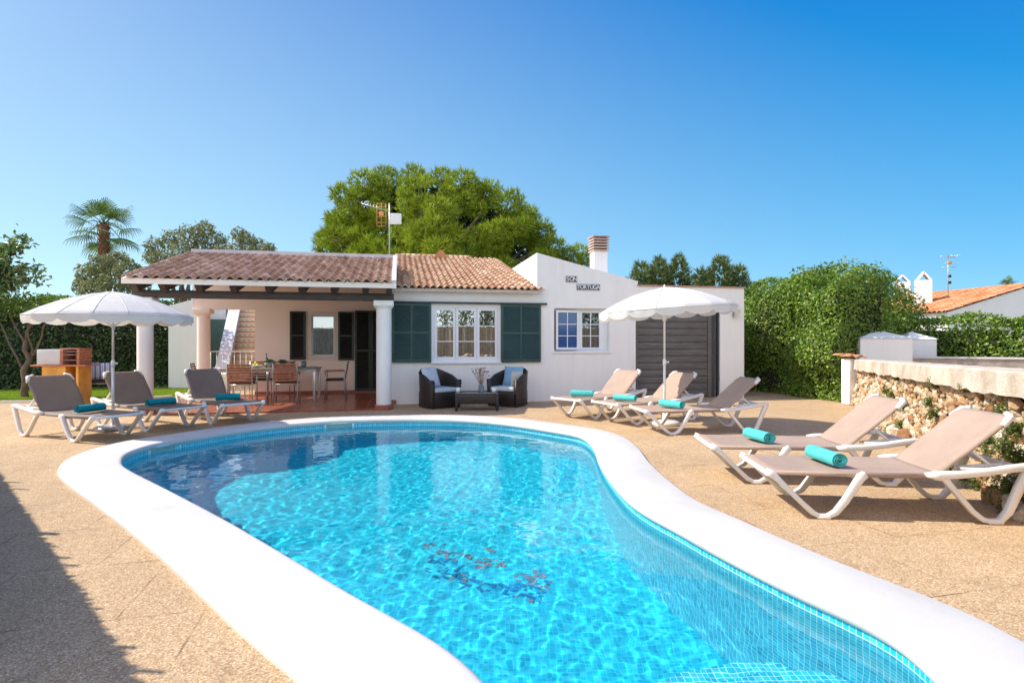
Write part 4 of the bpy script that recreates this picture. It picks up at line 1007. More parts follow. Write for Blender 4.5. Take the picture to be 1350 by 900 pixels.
# ------------------------------------------------------------------ dining set
WOOD = pm('oiled_hardwood', (.34, .125, .055), .45, .25, 12, 50, .15)
WOODG = pm('grey_teak_top', (.30, .22, .17), .4, .2, 12, 50, .15)
DARKC = pm('charcoal_seat_pad', (.035, .035, .038), .9, .2, 12, 90, .3)
STEEL = pm('satin_steel', (.50, .49, .48), .32, .08, 8, 60, .03, metallic=.7)
FZ = .03
tc_ = Vector((-5.51, 13.0, FZ))
dt = empty('dining_table', tc_, TH, 'long wood topped dining table with steel legs on the terrace', 'table')
tp = MB()
for k in range(9): tp.rbox(-1.06, 1.06, -.45+k*.1, -.45+k*.1+.094, .715, .74, .004)
tp.build('table_top', WOODG, dt)
fr = MB(); frame_rect(fr, 0, 1, 0, 1, 0, 1, .1) if False else None
MB().box(-1.04, 1.04, -.43, -.40, .665, .713).box(-1.04, 1.04, .40, .43, .665, .713).box(-1.04, -1.01, -.40, .40, .665, .713).box(1.01, 1.04, -.40, .40, .665, .713).build('apron', STEEL, dt)
for sx in (-1, 1):
    for sy in (-1, 1): MB().rbox(sx*1.0-.028, sx*1.0+.028, sy*.40-.028, sy*.40+.028, 0, .664, .006).build('leg', STEEL, dt)
def make_chair():
    root = empty('dining_chair')           # faces +y
    for s in (-1, 1):
        MB().tube([(s*.245, .22, 0), (s*.245, .215, .43), (s*.245, .205, .645)], .0125, 8).build('leg', STEEL, root)
        MB().tube([(s*.245, -.24, 0), (s*.245, -.20, .43), (s*.243, -.225, .65), (s*.238, -.285, .87)], .0125, 8).build('leg', STEEL, root)
        MB().rbox(s*.245-.025, s*.245+.025, -.24, .24, .648, .668, .008).build('armrest', WOOD, root)
    MB().tube([(-.245, .21, .42), (.245, .21, .42)], .011, 8).tube([(-.245, -.20, .42), (.245, -.20, .42)], .011, 8).build('seat_frame', STEEL, root)
    st = MB()
    for k in range(7): st.rbox(-.235, .235, -.20+k*.06, -.20+k*.06+.05, .425, .442, .004)
    st.build('seat', WOOD, root)
    bk = MB()
    for k in range(7):
        z = .50+k*.056; y = -.207-(z-.43)*.19; bk.rbox(-.232, .232, y-.008, y+.008, z-.021, z+.021, .004)
    bk.build('backrest', WOOD, root)
    MB().rbox(-.22, .22, -.19, .21, .443, .478, .014).build('seat_cushion', DARKC, root)
    return root
ch = make_chair()
CG = 'slatted chairs around the dining table'
spots = [(-.44, -.66, 0, 'slatted wooden chair with its back to the pool, nearer the left end of the table'), (.46, -.64, 3, 'slatted wooden chair with its back to the pool, nearer the right end of the table'),
         (-.42, .66, 180, 'slatted wooden chair beyond the table in front of the stair'), (.10, .68, 176, 'slatted wooden chair beyond the table against the peach wall'),
         (1.42, .02, 92, 'slatted wooden chair at the right end of the table beside the patio window'), (-1.36, -.02, -82, 'slatted wooden chair at the left end of the table by the peach column')]
for i, (x, y, a, lab) in enumerate(spots):
    o = ch if i == 0 else copy_tree(ch); q = RotZ(TH) @ Vector((x, y, 0)); o.location = tc_+q; o.rotation_euler = (0, 0, TH+R(a)); tag(o, lab, 'chair', CG)
o = copy_tree(ch); g = G(127, 530); o.location = (g.x, g.y+.1, 0); o.rotation_euler = (0, 0, R(-150)); tag(o, 'slatted wooden chair with a striped pillow standing beside the barbecue', 'chair'); gch = o
m, nt, out = nmat('striped_pillow'); b = principled(nt, out); sx_ = nd(nt, 'ShaderNodeSeparateXYZ'); nt.links.new(vec(nt), sx_.inputs[0])
mo_ = nd(nt, 'ShaderNodeMath', operation='PINGPONG'); nt.links.new(sx_.outputs[0], mo_.inputs[0]); mo_.inputs[1].default_value = .045
nt.links.new(ramp(nt, mo_.outputs[0], [(0, (.24, .30, .44)), (.019, (.86, .86, .86)), (.033, (.45, .52, .62))], 'CONSTANT').outputs[0], b.inputs['Base Color']); b.inputs['Roughness'].default_value = .9
put_pillow('striped_pillow', gch, .0, -.10, .69, .50, .40, .14, 14, 8, m, 'blue and white striped pillow on the chair beside the barbecue')
def ontable(x, y): return tc_+(RotZ(TH) @ Vector((x, y, .741)))
LEAFS = pm('herb_leaf', (.05, .10, .03), .6, .3, 20, 50, .1, island=.5)
ZINC = pm('zinc_pot', (.42, .44, .45), .4, .1, 12, 60, .05, metallic=.4)
def herb(x, y, lab, s=1.0, seed=1):
    p_ = ontable(x, y); e = empty('potted_herb', p_, 0, lab, 'potted plant', 'potted herbs on the dining table'); q = random.Random(seed)
    MB().lathe([(.055*s, 0), (.07*s, .11*s), (.074*s, .115*s), (.066*s, .115*s), (.06*s, .09*s)], 20).build('pot', ZINC, e)
    mb = MB()
    for _ in range(260):
        a = q.random()*6.283; el = q.uniform(.0, 1.5); r = .13*s*q.uniform(.4, 1); c_ = Vector((r*math.cos(a)*math.cos(el), r*math.sin(a)*math.cos(el), .11*s+r*.6*math.sin(el)))
        d_ = Vector((q.gauss(0, 1), q.gauss(0, 1), q.gauss(.3, 1))).normalized()*.028; s_ = d_.cross(Vector((q.random(), 1, q.random()))).normalized()*.011
        mb.add([c_, c_+d_*.5+s_, c_+d_, c_+d_*.5-s_], [(0, 1, 2, 3)])
    mb.build('foliage', LEAFS, e)
herb(-.02, .02, 'left potted herb in a zinc pot on the dining table', 1, 2); herb(.24, .05, 'right potted herb in a zinc pot on the dining table', .95, 5)
gm2 = glass_mat('green_bottle_glass', (.05, .07, .04), .2)
o = MB().lathe([(.037, 0), (.038, .17), (.030, .21), (.014, .24), (.013, .31), (.016, .312), (.016, .33)], 18).build('wine_bottle', gm2); o.location = ontable(-.12, .12); tag(o, 'dark glass wine bottle standing behind the fruit on the dining table', 'bottle')
MB().lathe([(.0385, .06), (.0385, .14)], 18, cap=False).build('paper_label', MUG, o)
o = MB().lathe([(.05, 0), (.10, .03), (.15, .06), (.145, .062), (.09, .036), (.001, .02)], 28, cap=False).build('fruit_bowl', WPVC); o.location = ontable(-.30, -.06); tag(o, 'shallow white bowl holding lemons on the dining table', 'bowl')
LEM = pm('lemon_skin', (.72, .60, .06), .45, .1, 20, 120, .2)
lem = MB().lathe([(.002, -.042), (.018, -.034), (.031, -.012), (.031, .012), (.018, .034), (.002, .042)], 14).build('lemon', LEM)
for k, (x, y, z) in enumerate([(-.35, -.06, .065), (-.27, -.10, .065), (-.28, -.01, .065), (-.31, -.06, .115)]):
    l_ = lem if k == 0 else lem.copy()
    if k: COL.objects.link(l_)
    l_.location = ontable(x, y)+Vector((0, 0, z)); l_.rotation_euler = (R(80), k, k*1.1); tag(l_, ['leftmost yellow lemon in the white bowl', 'front right yellow lemon in the white bowl', 'rear yellow lemon in the white bowl', 'yellow lemon resting on top of the other three'][k], 'lemon', 'lemons in the bowl')
o = MB().rbox(-.20, .20, -.13, .13, 0, .02, .006).build('serving_board', WOOD); o.location = ontable(.50, .0); o.rotation_euler = (0, 0, TH); tag(o, 'small wooden serving board right of the herbs on the dining table', 'board')
o = MB().lathe([(.035, .0), (.05, .02), (.055, .06), (.035, .085), (.001, .09)], 16).build('bread_roll', pm('bread_crust', (.30, .14, .05), .7, .2, 20)); o.location = ontable(.46, .02)+Vector((0, 0, .021)); tag(o, 'round bread roll on the serving board', 'bread')
def tumbler(x, y, lab):
    e = MB().lathe([(.03, 0), (.036, .12), (.034, .12), (.028, .008), (.001, .006)], 16, cap=False).build('tumbler', gm); e.location = ontable(x, y); tag(e, lab, 'glass', 'glasses on the dining table')
tumbler(.68, .10, 'drinking glass behind the candle jar on the dining table'); tumbler(.10, -.22, 'drinking glass in front of the potted herbs')
o = empty('candle_jar', ontable(.72, -.05), 0, 'glass candle jar with a wicker rim at the right end of the dining table', 'candle holder')
MB().lathe([(.05, 0), (.058, .02), (.058, .15), (.054, .15), (.052, .02), (.001, .012)], 20, cap=False).build('jar', gm, o); MB().lathe([(.03, .015), (.03, .08), (.001, .082)], 14).build('candle', pm('candle_wax', (.75, .45, .35), .5, .05), o)

# ------------------------------------------------------------------ masonry barbecue
bb = empty('masonry_barbecue', (-9.66, 12.35, 0), R(4), 'ochre and brick masonry barbecue on the paving in front of the hedge', 'barbecue'); bb.scale = (.85, .85, .97)
OCH = pm('ochre_render', (.72, .35, .07), .8, .28, 3.5, 40, .3); BRK = pm('red_brick', (.50, .19, .10), .8, .25, 14, 40, .4); MORT = pm('pale_render', (.66, .62, .60), .85, .06, 4, 50, .2)
MB().box(-.43, .06, -.25, .25, 0, .86).box(.06, .13, -.25, .25, 0, .86).box(.38, .44, -.25, .25, 0, .86).box(.13, .38, .19, .25, 0, .86).box(.13, .38, -.25, .19, .38, .42).box(.13, .38, -.25, .19, 0, .03).build('body', OCH, bb)
MB().rbox(-.68, .62, -.29, .29, .862, .90, .004).build('counter', BRK, bb)
MB().rbox(-.56, -.01, -.24, .24, .902, 1.235, .01).build('side_hood', MORT, bb)
bh = MB()
for k in range(5):
    z = .902+k*.067
    for x0, x1 in ((.0, .065), (.39, .455)): bh.rbox(x0, x1, -.24, .20, z, z+.061, .004)
    bh.rbox(.0, .455, .20, .245, z, z+.061, .004)
bh.rbox(-.01, .465, -.25, .25, 1.238, 1.262, .004); bh.build('fire_box', BRK, bb)
gr = MB()
for z in (1.0, 1.12, 1.19): gr.tube([(.065, -.23, z), (.39, -.23, z)], .007, 6)
for k in range(9): gr.tube([(.085+k*.035, -.23, 1.0), (.085+k*.035, .18, 1.0)], .004, 5)
gr.build('grill', STEEL, bb)

# ------------------------------------------------------------------ aerials
def antenna(loc, rz, h, lab, kind):
    e = empty('tv_antenna', loc, rz, lab, 'antenna', 'rooftop antennas')
    MB().tube([(0, 0, 0), (0, 0, h)], .02, 8).build('mast', GREY, e)
    a = MB()
    if kind == 0:
        a.tube([(0, -.03, h-.25), (-.85, -.05, h-.02)], .010, 6)
        for k in range(7):
            x = -.30-.09*k; z = h-.25+(-x)*.27; a.tube([(x, -.2, z+.0), (x, .12, z)], .006, 5)
            a.tube([(x, -.04, z-.07), (x, -.04, z+.07)], .005, 5)
        a.build('yagi', ALU, e)
        r_ = MB()
        for z in (h-.72, h-.60, h-.42, h-.30, h-.12, h-.02): r_.tube([(-.38, -.05, z), (-.10, -.05, z)], .009, 5)
        for x in (-.38, -.10, -.24): r_.tube([(x, -.05, h-.72), (x, -.05, h-.02)], .008, 5)
        r_.rbox(-.30, -.16, -.10, -.04, h-.40, h-.28, .01)
        r_.build('reflector', pm('orange_reflector', (.70, .28, .10), .5, .1), e)
        MB().rbox(.03, .38, -.06, -.02, h-.66, h-.32, .03).build('panel_aerial', MUG, e)
    else:
        for z, L_ in ((h-.03, .75), (h-.10, .5), (h-.55, .6), (h-.35, .3)): a.tube([(-L_*.45, 0, z), (L_*.55, 0, z)], .014, 6)
        for k in range(6): a.tube([(.05+k*.07, -.2, h-.03), (.05+k*.07, .2, h-.03)], .008, 5)
        a.build('yagi', ALU, e)
        MB().rbox(-.06, .12, -.09, -.02, h-.42, h-.28, .02).build('amplifier', pm('orange_box', (.65, .30, .08), .5, .1), e)
        MB().rbox(-.02, .1, -.09, -.02, h-1.05, h-.92, .02).rbox(-.02, .1, -.09, -.02, h-1.35, h-1.22, .02).build('junction_box', DARKC, e)
    return e
q_ = at(513.5, 343, 17.6); antenna((q_.x, q_.y, q_.z-.5), 0, .5+(343-268)/F*17.6, 'metal television mast with an orange framed aerial above the villa roof', 0)
# ------------------------------------------------------------------ foliage
def leaf_mat(name, stops, rough=.5, trans=.35, tcol=(.20, .34, .03), nscale=.8, nlo=.72, nhi=1.25, spec=.4):
    m, nt, out = nmat(name); g = nt.nodes.new('ShaderNodeNewGeometry')
    r = ramp(nt, g.outputs['Random Per Island'], stops)
    n = ramp(nt, noise(nt, g.outputs['Position'], nscale, 4, .6), [(.32, (nlo,)*3), (.68, (nhi,)*3)])
    c = mixc(nt, 1, r.outputs[0], n.outputs[0], 'MULTIPLY')
    b = nt.nodes.new('ShaderNodeBsdfPrincipled'); nt.links.new(c, b.inputs['Base Color']); b.inputs['Roughness'].default_value = rough; b.inputs['Specular IOR Level'].default_value = spec
    t = nd(nt, 'ShaderNodeBsdfTranslucent'); tc_ = mixc(nt, .55, c, tcol); nt.links.new(tc_, t.inputs[0])
    mx = nd(nt, 'ShaderNodeMixShader'); mx.inputs[0].default_value = trans
    nt.links.new(b.outputs[0], mx.inputs[1]); nt.links.new(t.outputs[0], mx.inputs[2]); nt.links.new(mx.outputs[0], out.inputs[0]); return m
def leaves(P, N, size, aspect, rng, spread=.8, vary=.4, fold=.18):
    """diamond shaped leaves, two triangles folded along the midrib; returns verts, faces"""
    n = len(P); d = rng.normal(size=(n, 3))*spread+N; d /= np.linalg.norm(d, axis=1, keepdims=True)
    t = rng.normal(size=(n, 3)); t -= (t*d).sum(1, keepdims=True)*d; t /= np.linalg.norm(t, axis=1, keepdims=True)
    s = np.cross(d, t); L = (size*(1+vary*(rng.random(n)*2-1)))[:, None]; W = L*aspect
    v = np.stack([P-t*L*.5, P+s*W*.5+d*L*fold*.5, P+t*L*.5, P-s*W*.5+d*L*fold*.5], 1)
    f = np.arange(n*4).reshape(n, 4); return v.reshape(-1, 3), f
def needles(P, D, length, width, rng, per=8, cone=.55):
    n = len(P)*per; Pp = np.repeat(P, per, 0); D = np.repeat(D, per, 0)
    d = D+rng.normal(size=(n, 3))*cone; d /= np.linalg.norm(d, axis=1, keepdims=True)
    s = np.cross(d, rng.normal(size=(n, 3))); s /= np.linalg.norm(s, axis=1, keepdims=True)
    L = length*(.7+.6*rng.random((n, 1)))
    v = np.stack([Pp-s*width*.5, Pp+s*width*.5, Pp+d*L], 1); f = np.arange(n*3).reshape(n, 3); return v.reshape(-1, 3), f
def sinnoise(P, rng, k=6, f0=1.0, f1=3.0):
    z = np.zeros(len(P))
    for _ in range(k):
        w_ = rng.normal(size=3); w_ /= np.linalg.norm(w_); f = rng.uniform(f0, f1); z += np.sin(P@w_*f*2+rng.random()*6.28)/k**.5
    return z
def blob_points(blobs, dens, rng, shell=.35, up=.0):
    """blobs: (cx,cy,cz,rx,ry,rz). points in an outer shell; drops those deep inside other blobs"""
    Ps, Ns, Bs = [], [], []
    B = np.array(blobs, float)
    for i, b in enumerate(B):
        area = 4*math.pi*((b[3]*b[4]+b[3]*b[5]+b[4]*b[5])/3); n = int(area*dens)
        u = rng.normal(size=(n, 3)); u /= np.linalg.norm(u, axis=1, keepdims=True)
        r = 1-shell*rng.random(n)**1.5
        r *= 1+.12*sinnoise(u*3+i, rng, 4)
        P = b[:3]+u*r[:, None]*b[3:]; N = u/b[3:]; N /= np.linalg.norm(N, axis=1, keepdims=True)
        keep = np.ones(n, bool)
        for j, c in enumerate(B):
            if j == i or np.linalg.norm((c[:3]-b[:3])) > max(b[3:])+max(c[3:]): continue
            keep &= (((P-c[:3])/c[3:])**2).sum(1) > .50
        Ps.append(P[keep]); Ns.append(N[keep])
    return np.concatenate(Ps), np.concatenate(Ns)
def limb(mb, a, b, r0, r1, q, seg=5, n=8):
    a, b = Vector(a), Vector(b); L = (b-a).length; pts = []
    for i in range(seg+1):
        t = i/seg; p = a.lerp(b, t)+Vector((q.uniform(-1, 1), q.uniform(-1, 1), q.uniform(-.3, .5)))*L*.05*(1 if 0 < i < seg else 0); pts.append(p)
    mb.tube(pts, [r0+(r1-r0)*i/seg for i in range(seg+1)], n); return pts
BARK = pm('bark_brown', (.16, .11, .075), .9, .3, 9, 30, .6, .02)
def tree(name, base, blobs, mat, lab, cat, group=None, leaf=('leaf', .12, .5), dens=60, r0=.25, seed=1, shell=.4, trunk_to=None, limbs=9, kw={}, inner=None):
    rng = np.random.default_rng(seed); q = random.Random(seed)
    e = empty(name, base, 0, lab, cat, group); b0 = np.array(base)
    B = [(x, y, z, a, b, c) for x, y, z, a, b, c in blobs]       # absolute
    P, N = blob_points(B, dens, rng, shell); P = P-b0
    if leaf[0] == 'leaf': v, f = leaves(P, N, leaf[1], leaf[2], rng, **kw)
    else: v, f = needles(P, N*.8+np.array([0, 0, .5]), leaf[1], leaf[2], rng, **kw)
    o = np_mesh('crown', v, f, mat); o.parent = e
    if inner:
        P2, N2 = blob_points(inner[0], inner[2], rng, .5); v, f = leaves(P2-b0, N2, inner[3], .7, rng, .8); o = np_mesh('inner_foliage', v, f, inner[1]); o.parent = e
    mb = MB(); top = Vector(trunk_to if trunk_to is not None else np.array(B)[:, :3].mean(0))-Vector(base)
    pts = limb(mb, (0, 0, -.1), top*.62, r0, r0*.6, q, 6, 10)
    idx = sorted(range(len(B)), key=lambda i: -B[i][3]*B[i][5])[:limbs]
    for i in idx: limb(mb, pts[q.choice([3, 4, 5, 6])], Vector(B[i][:3])-Vector(base), r0*.4, r0*.08, q, 5, 7)
    mb.build('trunk', BARK, e); return e
def dome(cx, cy, cz, rx, ry, rz, n, rb, rng, zmin=-.2, flat=.75, jit=.12):
    out = []
    for k in range(n):
        z = zmin+(1-zmin)*(k+.5)/n; a = k*2.39996; r = math.sqrt(max(0, 1-z*z)); j = 1+rng.normal()*jit; s = rb*rng.uniform(.7, 1.3)
        out.append((cx+rx*r*math.cos(a)*j, cy+ry*r*math.sin(a)*j, cz+rz*z*j, s, s, s*flat))
    return out

# hedges: clipped walls of small glossy leaves over a dark solid box added to block light
HEDGE_D = leaf_mat('hedge_leaf_dark', [(0, (.030, .065, .016)), (.6, (.06, .11, .028)), (1, (.12, .18, .05))], .38, .25, (.10, .20, .02), 1.2, .7, 1.3, .55)
HEDGE_B = leaf_mat('hedge_leaf_bright', [(0, (.06, .12, .015)), (.55, (.16, .26, .03)), (.9, (.32, .43, .055)), (1, (.46, .54, .13))], .4, .35, (.22, .40, .03), .9, .7, 1.25, .5)
CORE = pm('hedge_light_block', (.022, .022, .010), .95, .3, 6, 20, .3)
def hedge(name, pts_, h, th, mat, lab, dens=900, size=.06, seed=3, bump=.12, toph=None, cat='hedge', lean=0):
    """pts_: plan polyline of the front face (left to right seen from the garden); thickness extends behind"""
    rng = np.random.default_rng(seed); e = empty(name, (pts_[0][0], pts_[0][1], 0), 0, lab, cat)
    o0 = np.array([pts_[0][0], pts_[0][1], 0]); VS, NS = [], []; core = MB()
    for (x0, y0), (x1, y1) in zip(pts_, pts_[1:]):
        t = np.array([x1-x0, y1-y0, 0]); L = np.linalg.norm(t); t /= L; n = np.array([t[1], -t[0], 0])
        hh = toph or (lambda s: h)
        for face in ('front', 'top', 'back', 'end0', 'end1'):
            if face == 'front': m_ = int(L*h*dens); s = rng.random(m_)*L; z = rng.random(m_); 
            elif face == 'top': m_ = int(L*th*dens*.8); s = rng.random(m_)*L; z = np.ones(m_)
            elif face[:3] == 'end': m_ = int(th*h*dens*.9); s = np.full(m_, 0.0 if face == 'end0' else L); z = rng.random(m_)
            else: m_ = int(L*h*dens*.15); s = rng.random(m_)*L; z = rng.random(m_)
            dpt = rng.random(m_)*th if face in ('top', 'end0', 'end1') else (np.zeros(m_) if face == 'front' else np.full(m_, th))
            H_ = np.array([hh((x0+t[0]*a, y0+t[1]*a)) for a in s]) if toph else np.full(m_, h)
            P = np.array([x0, y0, 0])+t*s[:, None]-n*dpt[:, None]; P[:, 2] = z*H_
            nn = {'front': n, 'top': np.array([0, 0, 1.]), 'back': -n, 'end0': -t, 'end1': t}[face]
            off = bump*sinnoise(P, rng, 7, .6, 2.6)+rng.normal(size=m_)*.03-rng.random(m_)**2*.10
            P += nn*off[:, None]; 
            P[:, 2] = np.maximum(P[:, 2], .02); VS.append(P-o0); NS.append(np.tile(nn+np.array([0, 0, .35]), (m_, 1)))
        zt = (min(hh((x0, y0)), hh((x1, y1))) if toph else h)-.2
        M_ = Matrix(((t[0], -n[0], 0, x0-o0[0]), (t[1], -n[1], 0, y0-o0[1]), (0, 0, 1, 0), (0, 0, 0, 1)))
        h0, h1 = (hh((x0, y0)), hh((x1, y1))) if toph else (h, h)
        core.prism([(.25, .05), (L-.25, .05), (L-.25, min(h0, h1)-.3), (.25, min(h0, h1)-.3)], .24, th-.24, M=M_)
    v, f = leaves(np.concatenate(VS), np.concatenate(NS), size, .55, rng, .75)
    o = np_mesh('foliage', v, f, mat); o.parent = e
    core.build('added_core_box', CORE, e); return e  # solid core box added to stop light passing through, no twigs modelled

# left hedge
hedge('dark_hedge', [(-22, 15.0), (-14.5, 15.6), (-9.4, 16.75)], 2.55, 1.2, HEDGE_D, 'tall dark clipped hedge closing the garden behind the barbecue', 560, .085, 4, .10)
# right hedge, tall and bushy, running towards the viewer from the garage corner
def rh(p): 
    y = p[1]; return 2.5+.42*min(1, max(0, (16.2-p[1])/2))+.30*math.sin(p[1]*1.7+p[0])+.15*math.sin(p[1]*4.1)
rhp = [(6.05, 17.5), (6.45, 16.0), (7.0, 14.3), (7.33, 12.75)]
hedge('tall_bright_hedge', rhp, 3.0, 1.6, HEDGE_B, 'tall bushy bright green hedge to the right of the garage', 1150, .075, 9, .16, rh)
# loose shrubbery crown over that hedge
rg = np.random.default_rng(12)
def shrub(name, blobs, mat, lab, dens, size, seed, cat='shrub', group=None, asp=.5):
    base = (float(np.mean([b[0] for b in blobs])), float(np.mean([b[1] for b in blobs])), 0)
    return tree(name, base, blobs, mat, lab, cat, group, ('leaf', size, asp), dens, .08, seed, .5)
bl = []
for px, py, Y, r in [(1012, 412, 16.5, .5), (1040, 384, 16, .7), (1075, 366, 15.5, .85), (1112, 362, 15, .85), (1148, 372, 15, .8), (1178, 392, 15, .75), (1188, 418, 15, .7), (1100, 395, 14.6, .9), (1060, 400, 15.2, .9), (1150, 410, 14.6, .9), (1035, 425, 15.8, .8), (1180, 445, 14.6, .7), (1120, 430, 14.2, .8), (1095, 352, 15.3, .40), (1148, 360, 15.4, .4)]:
    c_ = at(px, py+13, Y); r *= .92; bl.append((c_.x, c_.y, c_.z, r, r, r*.8))
shrub('pittosporum_tree', bl, HEDGE_B, 'rounded bright green tree rising above the hedge right of the garage', 420, .085, 21, 'tree')
# hedge beyond the stone wall on the right
bl = [(8.6, 12.4, .9, .9, .8, .95)]
hedge('far_right_hedge', [(9.6, 15.6), (12.2, 13.6), (13.8, 12.0), (15.5, 10)], 1.95, 1.2, HEDGE_B, 'lower green hedge in front of the neighbouring house', 900, .085, 31, .12)

# Aleppo pine behind the house
PINE = leaf_mat('pine_needles', [(0, (.11, .17, .014)), (.5, (.27, .36, .022)), (1, (.48, .54, .045))], .6, .22, (.30, .42, .02), 1.4, .55, 1.35, .2)
PINE_SHADED = leaf_mat('pine_needles_shaded', [(0, (.03, .05, .01)), (.5, (.05, .08, .015)), (1, (.08, .12, .02))], .8, .1, (.20, .30, .02), .9, .65, 1.25, .25)  # needles darkened inside the crown: shade between the puffs put into the colour
rg = np.random.default_rng(5); PZ = 25.0
def pxb(px, py, Y, rpx, flat=.8, dy=0): 
    c_ = at(px, py, Y+dy); r = rpx/F*Y; return (c_.x, c_.y, c_.z, r, r, r*flat)
bl = []
prof_ = [(432, 318), (445, 285), (452, 252), (478, 236), (510, 232), (545, 228), (580, 230), (610, 236), (640, 250), (668, 264), (695, 280), (715, 300), (726, 322), (722, 340)]
for x_, y_ in prof_:
    bl.append(pxb(x_+rg.uniform(-3, 3), y_+5, PZ, rg.uniform(15, 21), dy=rg.uniform(-1.5, 2)))
xs_, ys_ = [p_[0] for p_ in prof_], [p_[1] for p_ in prof_]
for k in range(130):
    x_ = rg.uniform(432, 728); ytop = np.interp(x_, xs_[:12], ys_[:12]); y_ = ytop+8+(348-ytop)*rg.random()**.9
    bl.append(pxb(x_, y_, PZ, rg.uniform(7, 13)+(6 if y_ > 290 else 0)*rg.random(), .68, dy=-3.0+3.6*abs(x_-575)/150+rg.uniform(-1.6, 1.0)-(y_-280)*.012))
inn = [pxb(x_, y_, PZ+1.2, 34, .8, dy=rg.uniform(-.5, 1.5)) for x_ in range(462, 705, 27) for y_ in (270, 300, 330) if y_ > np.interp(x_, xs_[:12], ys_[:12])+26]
tree('pine_tree', (-3.2, PZ+.5, 0), bl, PINE, 'big rounded bright green pine tree rising behind the villa roof', 'tree', None, ('needle', .24, .034), 60, .42, 7, .55, limbs=16, kw=dict(per=6, cone=.45), inner=(inn, PINE_SHADED, 26, .32))
bl = [pxb(745+rg.uniform(0, 30), rg.uniform(332, 352), 24, rg.uniform(8, 12)) for _ in range(12)]
tree('small_pine_tree', ((762-675)/F*24, 24, 0), bl, PINE, 'small pine crown showing between the big pine and the chimney', 'tree', None, ('needle', .22, .028), 55, .2, 8, .45, kw=dict(per=7, cone=.5))
# darker pine branch at the right side of the big pine
# junipers behind the garage
JUN = leaf_mat('juniper_foliage', [(0, (.06, .10, .03)), (.6, (.14, .19, .055)), (1, (.27, .30, .10))], .6, .2, (.12, .18, .03), 1.0, .65, 1.3, .25)
for k, (x_, top, wv) in enumerate([(845, 345, 20), (868, 338, 20), (895, 336, 22), (925, 352, 16), (948, 338, 24), (975, 350, 22)]):
    bl = []; Y = 21+.4*(k % 3)
    for j in range(16):
        f = j/15; r = (4+wv*1.2*(f**.6))*(.8+.35*rg.random())
        bl.append(pxb(x_+rg.uniform(-1, 1)*wv*.6*f, top+4+f*62, Y, r*.62, 1.35, dy=rg.uniform(-.5, .5)))
    tree('juniper', ((x_-675)/F*Y, Y, 0), bl, JUN, ['pointed juniper at the left end of the row behind the garage', 'second juniper from the left behind the garage', 'tallest dense juniper above the right parasol', 'short juniper in the dip of the row behind the garage', 'spreading juniper above the garage roof near its right end', 'rightmost juniper meeting the tall hedge'][k], 'tree', 'junipers behind the garage', ('needle', .20, .035), 70, .12, 40+k, .4, limbs=5, kw=dict(per=5, cone=.35))
# olive-like grey green trees left
OLIVE = leaf_mat('olive_foliage', [(0, (.13, .15, .05)), (.5, (.25, .27, .11)), (1, (.46, .46, .24))], .6, .25, (.18, .22, .06), .8, .65, 1.25, .35)
Y = 21
bl = [pxb(x_, y_, Y, r_, .9, dy=rg.uniform(-.8, .8)) for x_, y_, r_ in [(118, 362, 17), (135, 352, 18), (155, 345, 16), (170, 358, 18), (125, 385, 20), (150, 378, 20), (108, 378, 12), (180, 375, 16), (140, 400, 20)]]
tree('grey_olive_tree', ((140-675)/F*Y, Y, 0), bl, OLIVE, 'rounded grey green tree below the fan palm', 'tree', 'grey green trees behind the terrace roof', ('leaf', .15, .35), 230, .18, 51, .5)
bl = [pxb(x_, y_, Y+1, r_, .9, dy=rg.uniform(-.8, .8)) for x_, y_, r_ in [(205, 325, 14), (225, 315, 14), (250, 310, 15), (270, 303, 14), (285, 318, 15), (235, 332, 16), (262, 328, 16), (212, 345, 16), (200, 340, 12), (290, 335, 14)]]
tree('grey_olive_tree', ((245-675)/F*(Y+1), Y+1, 0), bl, OLIVE, 'tallest grey green tree above the left part of the terrace roof', 'tree', 'grey green trees behind the terrace roof', ('leaf', .15, .35), 170, .2, 52, .55)
bl = [pxb(x_, y_, Y+1, r_, .9, dy=rg.uniform(-.8, .8)) for x_, y_, r_ in [(315, 310, 11), (325, 318, 13), (342, 325, 12), (352, 330, 10), (312, 330, 13), (335, 335, 12), (358, 328, 7)]]
tree('grey_olive_tree', ((335-675)/F*(Y+1), Y+1, 0), bl, OLIVE, 'smaller grey green tree showing over the middle of the terrace roof', 'tree', 'grey green trees behind the terrace roof', ('leaf', .15, .35), 170, .15, 53, .55)
